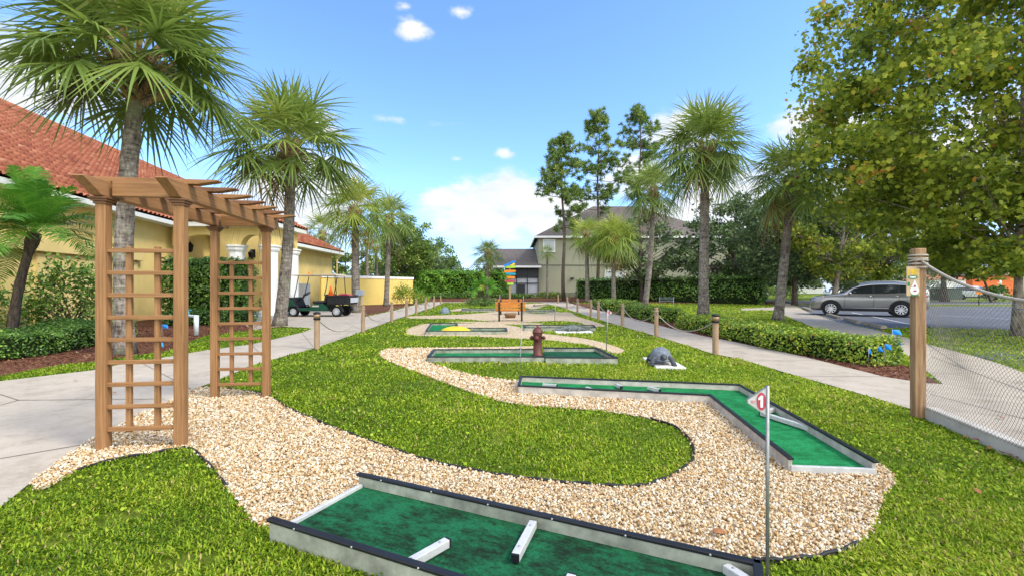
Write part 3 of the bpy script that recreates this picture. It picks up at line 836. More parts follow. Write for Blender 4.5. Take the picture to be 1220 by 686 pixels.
back_path = sheet('back_path', [gp([(500, 361.3), (563, 360.6), (640, 360.3), (668, 360.4), (668, 358.6), (600, 358.6), (527, 358.3)])], 0.002, M['concrete'])

# mulch
left_mulch = gp([(-300, 500), (0, 448), (59, 437), (110, 431), (200, 418), (246, 399), (300, 393.5), (335, 389), (300, 383), (300, 375), (200, 378), (100, 385), (-60, 392), (-500, 420)])
sheet('mulch_bed', [left_mulch], -0.004, M['mulch'])
palm_mulch = gp([(434, 376.5), (470, 369), (504, 360), (500, 357.5), (430, 358), (412, 368), (415, 377)])
sheet('palm_mulch_bed', [palm_mulch, [(-8.64 + .85 * cos(a) * 1.2, 16.9 + .75 * sin(a)) for a in [i * .3927 for i in range(16)]]], -0.002, M['mulch'])
right_mulch = gp(RP_up) + [(6.0, 45), (7.4, 40), (7.5, 30), (7.6, 20), (7.5, 14), (7.3, 9.0), (7.0, 8.0)]
sheet('hedge_mulch_bed', [right_mulch], -0.004, M['mulch'])
def berm(name, pts, z1):
    """mulch bank that rises to the back"""
    mb = MB(); mb.v = [(x, y, z) for x, y, z in pts]; n = len(pts) // 2
    for i in range(n - 1): mb.f.append([i, i + 1, n + i + 1, n + i]); mb.m.append(0); mb.sm.append(True)
    o = mb.build(name, M['mulch']); o['kind'] = 'structure'; return o
berm('mulch_bank', [(-9.5, 47, -.01), (-4, 47.5, -.01), (2, 47.5, -.01), (8, 46, -.01), (14, 42, -.01), (22, 38.5, -.01),
                    (-13, 62, .3), (-4, 62, .42), (3, 62, .42), (9, 60.5, .35), (17, 52, .2), (27, 44, .1)], .4)
# back lawn between the walk and the big hedge is plain ground; car park, road, verge
asphalt_poly = gp([(945, 362.6), (963, 371.6), (997, 382.6), (1050, 394), (1056, 391)]) + gp([(1105, 389.5), (1180, 392), (1260, 396.5)]) + [(22, 13), (40, 13), (60, 28), (60, 36), (34, 36), (24, 40.5)]
sheet('car_park', [asphalt_poly], -0.002, M['asphalt'])
sheet('car_park_apron', [gp([(1156, 423.6), (1165, 418.5), (1180, 417), (1240, 417.5)]) + [(13, 9), (13, 6), (9.0, 6.6)]], 0.002, M['asphalt'])
sheet('road', [[(23, 44.5), (60, 39.5), (120, 36), (120, 42), (60, 46), (30, 56), (22, 60)]], -0.002, M['asphalt'])
sheet('far_walk', [[(26.5, 42.5), (60, 38.2), (60, 39.1), (27, 43.7)]], 0.004, M['sidewalk'])
mw = m_plain('road_paint', (0.55, 0.55, 0.55), 0.8, 0, 0.25, 5)
lines = [(G(1108, 374.5), G(1225, 381)), (G(1015, 372), G(1085, 386)), (G(1040, 363), G(1230, 369.5))]
sheet('parking_line', [strip_poly(a, b, 0.11) for a, b in lines], 0.003, mw)
# kerb wall below the net
a0, a1 = Vector((4.42, 4.80, 0)), Vector((3.62, 1.9, 0))
mb = MB(); mb.beam(a0 + Vector((0, 0, .055)), a1 + Vector((0, 0, .055)), 0.11, 0.15)
kerb = mb.build('kerb', M['curb'], bevel=0.012); kerb['kind'] = 'structure'

# ------------------------------------------------------------------ gravel beds
bedA_out = [(39, 573), (71, 549), (110, 524), (157, 498), (197, 480), (225, 466), (248, 461), (275, 464), (315, 470), (338, 483), (360, 494), (400, 511), (450, 529), (500, 546), (550, 558), (600, 567), (650, 573), (700, 577.5), (740, 580), (768, 578.5), (800, 567), (822, 552), (827, 541), (822, 525), (803, 508), (775, 499), (740, 492.5), (690, 487), (620, 482), (570, 470), (520, 452), (480, 437), (458, 428), (452, 421), (460, 416), (485, 414.3), (515, 413.8),
            (600, 412.6), (640, 411.8), (640, 415), (600, 418), (512, 427), (528, 437), (565, 447), (600, 452), (622, 453.5), (700, 456), (860, 463), (900, 478), (960, 510), (1030, 545), (1058, 560), (1066, 574), (1052, 590), (1042, 622), (1022, 648), (985, 662), (940, 667), (905, 668), (700, 645), (480, 612), (400, 618), (352, 628), (332, 629), (304, 623), (289, 603), (270, 580), (248, 553), (224, 534), (185, 540), (130, 549), (88, 563), (50, 583)]
bedB = [(484, 393.5), (497, 387.5), (520, 384.8), (600, 386), (640, 395.8), (665, 399), (700, 403.5), (728, 410.5), (743, 416), (742, 419), (732, 421), (719, 416), (700, 410.8), (670, 407), (640, 404.2), (607, 402.6), (560, 400.5), (494, 399.5)]
bedB2 = [(530, 383.2), (578, 383.0), (625, 384.2), (645, 384.8), (645, 386.2), (622, 386.6), (580, 385.4)]
bedC = [(486, 378), (491, 376.4), (550, 374.4), (600, 371), (640, 373.5), (660, 372), (679, 372), (687, 376.5), (702, 381), (720, 387), (716, 389), (703, 389), (687, 383.6), (658, 382), (626, 383.8), (591, 383.2), (550, 380), (494, 379.4)]
bedD = [(575, 371.2), (600, 370.2), (660, 371), (660, 372.4), (600, 371.6)]
bedE = [(624, 364.5), (630, 361.6), (655, 361.2), (652, 363), (640, 367.5), (630, 367.5)]
bedF = [(536, 369.5), (552, 366.8), (560, 367.5), (552, 370), (540, 370.6)]
gA = catmull(gp(bedA_out), 4); 
gravel_polys = [gA] + [catmull(gp(b), 3) for b in (bedB, bedB2, bedC, bedD, bedE, bedF)]
sheet('gravel_bed', gravel_polys, 0.000, M['gravel'])

# black plastic edging along the visible borders (each run is one strip)
def edging(pts, label, h=0.035):
    P = [Vector((x, y, 0.012)) for x, y in catmull(gp(pts), 5, False)]
    for i, p in enumerate(P): p.z += 0.008 * sin(i * 1.7) * sin(i * .31)
    mb = MB(); mb.tube(P, 0.010, 6)
    o = mb.build('lawn_edging', M['edging']); tag(o, label, 'edging', 'edging along the gravel')
edging(bedA_out[6:26], 'black plastic edging curving round the crescent of lawn beside the gravel')
edging(bedA_out[55:63], 'black plastic edging bending round the right end of the gravel by the numbered flag')
edging(bedA_out[66:72], 'short black plastic edging between the near lawn and gravel by the wooden arbor')
edging([(622, 466.5), (660, 470), (720, 472.5), (800, 475), (845, 476)], 'thin black edging lying along the front of the angled putting lane')
edging([(902, 522), (918, 530), (932, 537.5)], 'tiny loose piece of black edging on gravel under the angled putting lane')

# ------------------------------------------------------------------ real stones on the near gravel
lanes = []          # footprints to keep clear, filled by hole()
def scatter_poly(polys, n, lo, hi, rs):
    P = rs.uniform(0, 1, (n, 2)) * (np.array(hi) - np.array(lo)) + np.array(lo)
    k = np.zeros(n, bool)
    for p in polys: k |= inside(P, p)
    return P[k]
def ico():
    bm = bmesh.new(); bmesh.ops.create_icosphere(bm, subdivisions=1, radius=1.0)
    V = np.array([v.co[:] for v in bm.verts]); Fc = np.array([[v.index for v in f.verts] for f in bm.faces]); bm.free(); return V, Fc
def pebbles():
    rs = np.random.RandomState(5)
    A, Fc = ico()
    parts = []
    for (y0, y1, dens, sz) in ((1.9, 3.3, 5200, .0092), (3.3, 4.6, 3400, .0108), (4.6, 6.5, 2000, .0135), (6.5, 10.5, 800, .019)):
        lo, hi = (-6, y0), (6, y1)
        P = scatter_poly([gA], int(12 * (y1 - y0) * dens), lo, hi, rs)
        for l in lanes: P = P[~inside(P, l)]
        n = len(P)
        # rotation + anisotropic size
        ax = unit(n, rs); bx = np.cross(ax, unit(n, rs)); bx /= np.linalg.norm(bx, axis=1)[:, None]; cx = np.cross(ax, bx)
        P = P + rs.normal(0, .012, P.shape)
        s = sz * (.55 + 1.15 * rs.beta(1.6, 3.2, (n, 1))) * np.stack([rs.uniform(.8, 1.45, n), rs.uniform(.6, 1.1, n), rs.uniform(.45, .8, n)], 1)
        jit = 1 + rs.uniform(-.22, .22, (n, len(A), 1))
        L = A[None] * jit
        V = L[:, :, 0:1] * (ax * s[:, 0:1])[:, None] + L[:, :, 1:2] * (bx * s[:, 1:2])[:, None] + L[:, :, 2:3] * (cx * s[:, 2:3])[:, None]
        V[:, :, 0] += P[:, 0:1]; V[:, :, 1] += P[:, 1:2]; V[:, :, 2] += (0.004 + rs.uniform(0, .012, n))[:, None]
        Fs = (Fc[None] + (np.arange(n) * len(A))[:, None, None]).reshape(-1, 3)
        parts.append((V.reshape(-1, 3), Fs, np.repeat(np.clip(rs.beta(1.7, 1.5, n), 0, 1), len(A))))
    V, Fs, T = merge(parts)
    o = np_obj('pebbles', V, Fs, M['pebble'], None, T, False)
    tag(o, 'cream and tan pebbles covering the winding gravel bed', 'gravel', kind='stuff')

# ------------------------------------------------------------------ grass blades
hard = []           # polygons without grass
def grass():
    rs = np.random.RandomState(3)
    parts = []
    block = [left_path_poly, right_poly, left_mulch, right_mulch, palm_mulch, asphalt_poly] + gravel_polys + hard
    def patch_noise(P):
        return (np.sin(P[:, 0] * 1.9 + 1.3 * np.sin(P[:, 1] * 1.1)) * np.sin(P[:, 1] * 2.3 + np.sin(P[:, 0] * 1.7)) + .6 * np.sin(P[:, 0] * 5.1 + P[:, 1] * 3.3) * np.sin(P[:, 1] * 6.1 - P[:, 0] * 2.0))
    for (y0, y1, dens, ln, wd) in ((1.75, 3.2, 10500, .027, .0080), (3.2, 5.0, 6600, .030, .0098), (5.0, 8.0, 2600, .036, .0150), (8.0, 13.0, 800, .046, .026), (13.0, 24.0, 220, .055, .042), (24.0, 46.0, 40, .06, .10)):
        xm = min(y1 * 1.16, 26); lo, hi = (-xm, y0), (xm, y1)
        n = int((hi[0] - lo[0]) * (y1 - y0) * dens)
        P = rs.uniform(0, 1, (n, 2)) * (np.array(hi) - np.array(lo)) + np.array(lo)
        P = P[np.abs(P[:, 0]) < P[:, 1] * 1.16 + .3]
        b = np.zeros(len(P), bool)
        for p in block: b |= inside(P, p)
        for p in lanes: b |= inside(P, p)
        P = P[~b]
        nz = patch_noise(P)
        thin = np.sin(P[:, 0] * 3.7 + 2 * np.sin(P[:, 1] * .9)) * np.sin(P[:, 1] * 4.1 + 1.5 * np.sin(P[:, 0] * 1.3)) + .5 * np.sin(P[:, 0] * 9 + P[:, 1] * 7) * np.sin(P[:, 1] * 11 - P[:, 0] * 5)
        keep = np.where(thin > .86, .20, .80 + .25 * nz)
        P = P[rs.uniform(0, 1, len(P)) < keep]; nz = patch_noise(P)
        n = len(P)
        az = rs.uniform(0, 2 * pi, n); til = rs.uniform(.45, 1.55, n)
        L = ln * rs.uniform(.6, 1.3, n) * (1 + .18 * nz); W = wd * rs.uniform(.7, 1.2, n)
        dx, dy = np.cos(az), np.sin(az)
        B = np.column_stack([P, np.full(n, -.006)])
        sd = np.column_stack([-dy, dx, np.zeros(n)]) * W[:, None] * .5
        hd = np.column_stack([dx * np.sin(til * .6), dy * np.sin(til * .6), np.cos(til * .6)]) * (L * .6)[:, None]
        td = np.column_stack([dx * np.sin(til * 1.25), dy * np.sin(til * 1.25), np.cos(til * 1.25)]) * (L * .5)[:, None]
        V = np.stack([B - sd * .7, B + sd * .7, B + hd + sd, B + hd + td, B + hd - sd], 1)
        Fc = np.arange(n * 5).reshape(n, 5)
        T = np.clip(.43 + .09 * np.tanh(P[:, 0] / 2.5) + .17 * nz + rs.normal(0, .23, n), 0, .96)
        T[rs.uniform(0, 1, n) < .025] = 1.0
        parts.append((V.reshape(-1, 3), Fc, np.repeat(T, 5)))
    for (y0, y1, n, sz) in ((1.8, 3.4, 9000, .019), (3.4, 6.0, 9000, .026), (6, 10, 6000, .034)):   # broad leaved weeds mixed into the turf
        P = np.column_stack([rs.uniform(-y1 * 1.16, y1 * 1.16, n), rs.uniform(y0, y1, n)])
        b = np.zeros(n, bool)
        for p in block: b |= inside(P, p)
        for p in lanes: b |= inside(P, p)
        w_ = np.sin(P[:, 0] * 1.3 + 4) * np.sin(P[:, 1] * 1.7 + 1) + .4 * np.sin(P[:, 0] * 4.7) * np.sin(P[:, 1] * 5.3)
        P = P[~b & (rs.uniform(0, 1, n) < .35 + .6 * w_)]; n = len(P)
        V, Fc, T = leaf_cloud(np.column_stack([P, rs.uniform(.012, .034, n)]), sz, rs, np.tile([0, 0, 1.2], (n, 1)), .6, .85, np.clip(rs.normal(.55, .2, n), 0, .95), 'hex')
        parts.append((V, Fc, T))
    V, Fs, T = merge(parts)
    o = np_obj('lawn_grass', V, Fs, M['blade'], None, T)
    tag(o, 'bright green mown lawn grass between the gravel beds and paths', 'grass', kind='stuff')
    return len(V)
def chips():
    rs = np.random.RandomState(9); parts = []
    for poly, lo, hi, n in ((left_mulch, (-16, 8), (-6, 17), 9000), (right_mulch, (4, 7), (8, 20), 9000)):
        P = scatter_poly([poly], n, lo, hi, rs)
        V, Fc, T = leaf_cloud(np.column_stack([P, rs.uniform(.002, .03, len(P))]), .07, rs, np.tile([0, 0, 1.], (len(P), 1)), .4, .3)
        parts.append((V, Fc, T))
    V, Fs, T = merge(parts); o = np_obj('mulch_chips', V, Fs, M['chip'], None, T)
    tag(o, 'loose red brown bark chips lying in the planting beds', 'mulch', kind='stuff')
# ------------------------------------------------------------------ mini golf lanes
CZ = 0.035          # carpet height
RZ = 0.104          # top of the rail boards
def hole(label, poly, rails, carpet='carpet', base=(0, 0), rz=0.0, bars=(), dirty=False, ends=(), screws=False, wide=0.028):
    """poly: carpet outline (local), rails: list of (a,b) board runs, ends: open ends with a thin white strip"""
    t = thing('putting_lane', label, 'putting lane', (base[0], base[1], 0), rz, 'mini golf putting lanes')
    Rm = Matrix.Rotation(rz, 2)
    foot = [tuple(Rm @ Vector(p) + Vector(base)) for p in poly]
    c = Vector((sum(p[0] for p in foot) / len(foot), sum(p[1] for p in foot) / len(foot)))
    lanes.append([tuple(c + (Vector(p) - c) * 1.0 + (Vector(p) - c).normalized() * .03) for p in foot])
    mb = MB(); mb.prism(poly, 'z', -0.01, CZ); mb.build('carpet', M[carpet], t)
    for a, b in rails:
        a = Vector((a[0], a[1], 0)); b = Vector((b[0], b[1], 0)); z = Vector((0, 0, (RZ - .01) / 2 + .0))
        mb = MB(); mb.beam(a + z, b + z, wide, RZ + .01)
        r = mb.build('rail', M['rail_dirty' if dirty else 'rail'], t, bevel=0.003)
        d = (b - a).normalized(); zt = Vector((0, 0, RZ + .004))
        mb = MB(); mb.beam(a + zt - d * .018, b + zt + d * .018, wide + .012, .020, 0)
        mb.build('rail_cap', M['rubber'], r, bevel=0.006)
        if not screws: continue
        L = (b - a).length; k = max(2, int(L / .38)); n = Vector((-d.y, d.x, 0))
        for i in range(k):
            p = a + d * (L * (i + .5) / k) + zt
            for s in (-1, 1):
                mb = MB(); mb.ell((0, 0, 0), (.007, .007, .007), 6, 4); mb.build('screw', M['steel'], r, 0, p + n * s * (wide / 2 + .006))
    for a, b in ends:
        mb = MB(); mb.beam((a[0], a[1], CZ - .005), (b[0], b[1], CZ - .005), .03, .05); mb.build('end_strip', M['alu'], t, bevel=0.003)
    for a, b in bars:
        a = Vector((a[0], a[1], CZ + .03)); b = Vector((b[0], b[1], CZ + .03))
        mb = MB(); mb.beam(a, b, .042, .042); o = mb.build('obstacle_bar', M['alu'], t, bevel=.004)
        d = (b - a).normalized()
        mb = MB(); mb.beam(b + d * .001, b + d * .012, .038, .038); mb.build('end_cap', M['rubber'], o)
        for s in (.18, .82): mb = MB(); mb.ell((0, 0, 0), (.007, .007, .004), 6, 4); mb.build('screw', M['steel'], o, 0, a.lerp(b, s) + Vector((0, 0, .022)))
    return t
# hole one, foreground
def L(p, o, rz): return tuple(Matrix.Rotation(-rz, 2) @ (Vector(p) - Vector(o)))
o1 = (-1.01, 3.09); r1 = radians(-24.9)
W1, L1 = 0.67, 2.36
lane1 = hole('worn dark green putting lane in the foreground with white bars across it', [(0, 0), (0, -W1), (L1, -W1), (L1, 0)],
     [((-.03, 0), (L1, 0)), ((-.03, -W1), (L1, -W1)), ((L1, .0), (L1, -W1))], 'carpet_worn', o1, r1,
     bars=[(L((-.515, 2.13), o1, r1), L((-.335, 2.345), o1, r1)), (L((.118, 2.53), o1, r1), L((.018, 2.215), o1, r1)), (L((.19, 1.86), o1, r1), L((.27, 2.055), o1, r1)), (L((1.00, 2.13), o1, r1), L((1.10, 1.93), o1, r1))],
     ends=[((.0, -.02), (.0, -W1 + .02))], screws=True)
# hole with the bend (right)
pA, pB, pC, pD = (.13, 6.58), (2.44, 6.12), (3.00, 6.0), (2.66, 3.34)
pE, pF, pG = (2.08, 3.40), (2.36, 5.42), (.09, 5.95)
hole('bright green angled putting lane with a white triangular bracket right of the gravel', [pA, pB, pC, pD, pE, pF, pG],
     [(pA, pB), (pB, pC), (pC, pD), (pE, pF), (pF, pG), (pG, pA)], 'carpet', bars=[((.42, 6.20), (.60, 6.13)), ((.98, 6.00), (1.04, 5.86)), ((1.42, 6.22), (1.45, 6.05)), ((1.80, 6.02), (1.90, 5.86)), ((2.86, 4.95), (2.62, 4.78)), ((2.62, 4.78), (2.80, 4.20))],
     ends=[(pE, pD)], dirty=True)
lanes[-1] = [pA, pB, pC, pD, pE, pF, pG]
# hole two with the hydrant
hole('long green putting lane with a hydrant standing in it', [(-1.62, 9.5), (-1.58, 8.5), (.62, 8.5), (.62, 9.5)], [((-1.62, 9.5), (.62, 9.55)), ((-1.62, 9.5), (-1.56, 8.5)), ((-1.56, 8.5), (.60, 8.5))], 'carpet', wide=.05)
hole('dark green square end of the hydrant lane beside thin flag pole', [(.68, 9.72), (.62, 8.42), (1.90, 8.36), (1.80, 9.70)], [((.68, 9.74), (1.80, 9.72)), ((1.80, 9.72), (1.92, 8.36)), ((.62, 8.40), (1.92, 8.35))], 'carpet_dark', wide=.05)
lanes.append([(.64, 9.6), (.6, 8.4), (.6, 9.6)])
# hole with the yellow mound
h4 = hole('low green putting lane with a yellow half mound in its corner', [(-2.98, 16.8), (-2.58, 13.7), (-.18, 13.7), (-.22, 14.75), (-1.75, 14.75), (-2.05, 16.8)],
     [((-2.58, 13.68), (-.16, 13.68)), ((-2.58, 13.7), (-2.98, 16.8)), ((-2.98, 16.8), (-2.05, 16.8)), ((-2.05, 16.8), (-1.75, 14.78)), ((-1.75, 14.78), (-.2, 14.78)), ((-.2, 14.78), (-.16, 13.7))], 'carpet', wide=.05)
mb = MB(); mb.ell((-1.75, 14.15, CZ - .02), (.50, .42, .20), 20, 10, 0, None, 0.0); mb.build('mound', M['yellow'], h4)
hole('grey railed putting lane right of the bench behind the alligator', [(.45, 15.9), (.42, 14.9), (2.72, 14.9), (2.85, 15.9)], [((.45, 15.92), (2.85, 15.92)), ((.42, 14.9), (2.72, 14.9)), ((.43, 14.9), (.45, 15.9)), ((2.72, 14.9), (2.85, 15.9))], 'carpet_dark', wide=.06)
hole('low distant putting lane left of the bench near the grey dome', [(-3.2, 29.3), (-3.0, 27.4), (-.7, 27.4), (-.7, 29.3)], [((-3.2, 29.3), (-.7, 29.3)), ((-3, 27.4), (-.7, 27.4)), ((-3.2, 29.3), (-3.0, 27.4))], 'carpet_dark', wide=.08)
hole('distant grey railed putting lane to the right of bench', [(.8, 28), (.75, 26.2), (2.45, 26.2), (2.6, 28)], [((.8, 28), (2.6, 28)), ((.75, 26.2), (2.45, 26.2)), ((2.45, 26.2), (2.6, 28))], 'carpet_dark', wide=.08)
hole('small distant putting lane beyond the others, just before the cross path', [(1.8, 36.5), (1.65, 34.6), (2.8, 37.2), (3.2, 40)], [((1.8, 36.5), (1.65, 34.6)), ((1.65, 34.6), (2.8, 37.2))], 'carpet', wide=.08)
for g in lanes: hard.append(g)

# ------------------------------------------------------------------ flags
def text_mesh(name, s, size, mat, parent, M4, depth=0.002):
    cu = bpy.data.curves.new(name, 'FONT'); cu.body = s; cu.size = size; cu.extrude = depth; cu.align_x = 'CENTER'; cu.align_y = 'CENTER'
    tmp = bpy.data.objects.new(name, cu); COL.objects.link(tmp)
    dg = bpy.context.evaluated_depsgraph_get(); me = bpy.data.meshes.new_from_object(tmp.evaluated_get(dg))
    bpy.data.objects.remove(tmp); bpy.data.curves.remove(cu)
    me.materials.clear(); me.materials.append(mat)
    o = bpy.data.objects.new(name, me); COL.objects.link(o); o.parent = parent; o.matrix_local = M4
    return o
def flag(label, base, h, lean=(0, 0), num=None, side=-1, ang=0.0, pennant=True, r=.008):
    t = thing('golf_flag', label, 'golf flag', (base[0], base[1], base[2] if len(base) > 2 else 0), 0, 'flags marking the putting lanes')
    mb = MB(); top = Vector((lean[0], lean[1], h)); mb.tube([(0, 0, 0), top * .5, top], r, 8)
    mb.build('pole', M['steel'], t)
    if pennant:
        R = Matrix.Rotation(ang, 4, 'Z')
        p = MB(); s = side
        p.prism([(0.004 * s, 0), (0.004 * s, -.135), (.088 * s, -.078), (.09 * s, -.062)], 'y', -.0025, .0025)
        fo = p.build('pennant', M['alu'], t, bevel=0.001); fo.matrix_local = Matrix.Translation(top + Vector((0, 0, -.004))) @ R
        q = MB()
        prof = [(0.004 * s, 0), (.09 * s, -.062), (.088 * s, -.078), (0.004 * s, -.135)]
        for i in range(3): q.beam((prof[i][0], 0, prof[i][1]), (prof[i + 1][0], 0, prof[i + 1][1]), .008, .004)
        q.build('pennant_frame', M['steel'], fo)
        e = MB(); M3 = Matrix.Rotation(pi / 2, 4, 'X')
        e.lathe([(1, -.001), (1, .001)], (.028 * s, -.0036, -.068), 24, 0, False, Matrix.Diagonal((.021, 1, .041, 1)) @ M3); o = e.build('number_disc', M['redsign'], fo); 
        if num:
            q = MB(); q.prism([(-.005, -.026), (.006, -.026), (.006, .028), (-.003, .028), (-.014, .016), (-.014, .006), (-.005, .012)], 'y', -.0008, .0008)
            no = q.build('number', M['white'], fo); no.location = (.028 * s, -.0056, -.069)
            q = MB(); q.box((.064 * s, -.0035, -.070), (.015, .002, .012)); q.build('red_mark', M['pinkmark'], fo)
    return t
flag('tall grey flag pole with red numbered metal pennant in the foreground', (1.165, 2.075, 0), .925, (.012, .02), '1', -1, radians(-8))
flag('thin bare flag pole standing at the end of the angled putting lane', (.10, 6.45, .03), .88, (.045, .1), None, 1, 0, False, .007)
flag('thin pole with pale pink pennant at the hydrant lane end', (2.09, 10.07, 0), .92, (.03, 0), None, 1, 0, True, .010)
flag('thin leaning pole rising behind the alligator statue lane', (1.65, 17.7, 0), .86, (.05, 0), None, 1, 0, False, .012)
flag('distant thin pole just right of the bench', (.62, 25.5, 0), 1.0, (.02, 0), None, 1, 0, False, .014)
flag('distant thin pole just left of the bench', (-.68, 25.5, 0), 1.05, (0, 0), None, 1, 0, False, .014)

# ------------------------------------------------------------------ arbor
def arbor():
    t = thing('wooden_arbor', 'brown slatted wooden arbor with two trellis sides over the gravel', 'arbor', (-3.50, 3.90, 0), radians(7.4))
    W, D, P = .61, 1.84, .082
    hz = 2.10
    for x in (0, W):
        for y in (0, D):
            mb = MB(); mb.box((x, y, hz / 2 - .03), (P, P, hz + .06))
            po = mb.build('post', M['arbor'], t, bevel=.006)
            mb = MB()
            for k, (e, z0, z1) in enumerate(((.010, hz - .01, hz + .012), (.022, hz + .012, hz + .032), (.034, hz + .032, hz + .05))):
                mb.box((x, y, (z0 + z1) / 2), (P + 2 * e, P + 2 * e, z1 - z0))
            mb.build('capital', M['arbor_cap'], po, bevel=.003)
    b0 = hz + .055; bh = .135
    # long beams with curved horn ends facing the camera
    for x in (0, W):
        zt = b0 + bh
        prof = [(D + .26, b0), (D + .26, zt), (-.06, zt), (-.13, zt - .004), (-.20, zt - .004), (-.275, zt - .006), (-.285, zt - .016), (-.26, zt - .032), (-.22, zt - .054), (-.165, zt - .085), (-.12, zt - .115), (-.085, b0)]
        mb = MB(); mb.prism(prof, 'x', x - P / 2 - .004, x + P / 2 + .004); mb.build('beam', M['arbor_y'], t, bevel=.005)
    for y in (0, D):
        for s in (-1, 1):
            mb = MB(); mb.box((W / 2, y + s * (P / 2 - .03), b0 + bh * .5), (W - P - .08, .03, bh - .01)); mb.build('cross_beam', M['arbor_x'], t, bevel=.004)
        mb = MB(); mb.box((W / 2, y, b0 + bh * .5), (W - P - .10, .04, bh - .05)); mb.build('cross_panel', M['arbor_cap'], t)
    n = 7
    for i in range(n):
        y = .06 + (D + .10) * i / (n - 1)
        z = b0 + bh + .001
        prof = [(-P / 2 - .02, z), (-P / 2 - .10, z + .030), (-P / 2 - .10, z + .042), (W + P / 2 + .25, z + .042), (W + P / 2 + .25, z + .030), (W + P / 2 + .08, z)]
        mb = MB(); mb.prism(prof, 'y', y - .045, y + .045); mb.build('rafter', M['arbor_cap'] if i % 2 else M['arbor_x'], t, bevel=.003)
    for y in (0, D):
        for k in range(9):
            z = .17 + .191 * k
            mb = MB(); mb.box((W / 2, y - .012, z), (W - P + .05, .026, .036)); mb.build('trellis_rail', M['arbor_x'], t, bevel=.003)
        for x in (.19, .415):
            mb = MB(); mb.box((x, y + .0165, .935), (.044, .030, 1.60)); mb.build('trellis_upright', M['arbor'], t, bevel=.003)
    return t
arbor()

# ------------------------------------------------------------------ rope bollards
LB = [(377.6, 415.6), (432.5, 395.4), (466.8, 383.8), (484.4, 378.9), (496, 374.9), (507.2, 370.5), (517.2, 366.5), (525, 363.6)]
RB = [(852.4, 422.2), (781.9, 400.7), (741.8, 388.3), (713, 380.7), (704, 377), (688, 372.3), (675.7, 367.9), (665, 361.5)]
def bollard(loc, cap, label):
    t = thing('rope_bollard', label, 'bollard', loc, rnd.uniform(-.15, .15), 'wooden rope bollards along the paths')
    mb = MB(); hh = .80 if cap else .83
    w = .062
    mb.lathe([(w, -.05), (w, hh - .02), (w * .92, hh)], (0, 0, 0), 8, 0, False, None, pi / 8)
    mb.build('post', M['post'], t, bevel=.004)
    if cap:
        mb = MB(); mb.lathe([(.075, hh - .13), (.078, hh - .11), (.078, hh - .095), (.072, hh - .09)], (0, 0, 0), 16); mb.build('collar', M['black'], t)
        mb = MB(); mb.lathe([(.070, hh + .001), (.082, hh + .004), (.082, hh + .03), (.03, hh + .05)], (0, 0, 0), 16); mb.build('lamp_cap', M['black'], t)
        mb = MB(); mb.lathe([(.074, hh - .088), (.074, hh)], (0, 0, 0), 16); mb.build('lamp_ring', M['copper'], t)
    else:
        mb = MB(); mb.tube([(w * 1.06 * cos(a), w * 1.06 * sin(a), hh - .10) for a in [i * pi / 8 for i in range(17)]], .012, 5); mb.build('rope_wrap', M['rope'], t)
    return t
ordn = ['nearest', 'second', 'third', 'fourth', 'fifth', 'sixth', 'seventh', 'farthest']
for side, lst in (('left', LB), ('right', RB)):
    pts = [Vector((*G(x, y), 0)) for x, y in lst]
    for i, p in enumerate(pts):
        cap = i == 0
        bollard(p, cap, f'weathered wooden bollard, {ordn[i]} along the {side} path' + (', black capped' if cap else ''))
    for i in range(len(pts) - 1):
        if i > 5: break
        a = pts[i] + Vector((0, 0, .70)); b = pts[i + 1] + Vector((0, 0, .70)); Ld = (b - a).length
        mb = MB(); sag = min(.42, .10 * Ld) * (1.0 if side == 'right' else 1.15)
        mb.tube([a.lerp(b, s) + Vector((0, 0, -sag * 4 * s * (1 - s))) for s in np.linspace(0.012, .988, 15)], .013 if i < 3 else .016, 6)
        o = mb.build('rope', M['rope'])
        tag(o, f'sagging rope between the {ordn[i]} and {ordn[i+1]} bollards on the {side}', 'rope', 'ropes between the bollards')

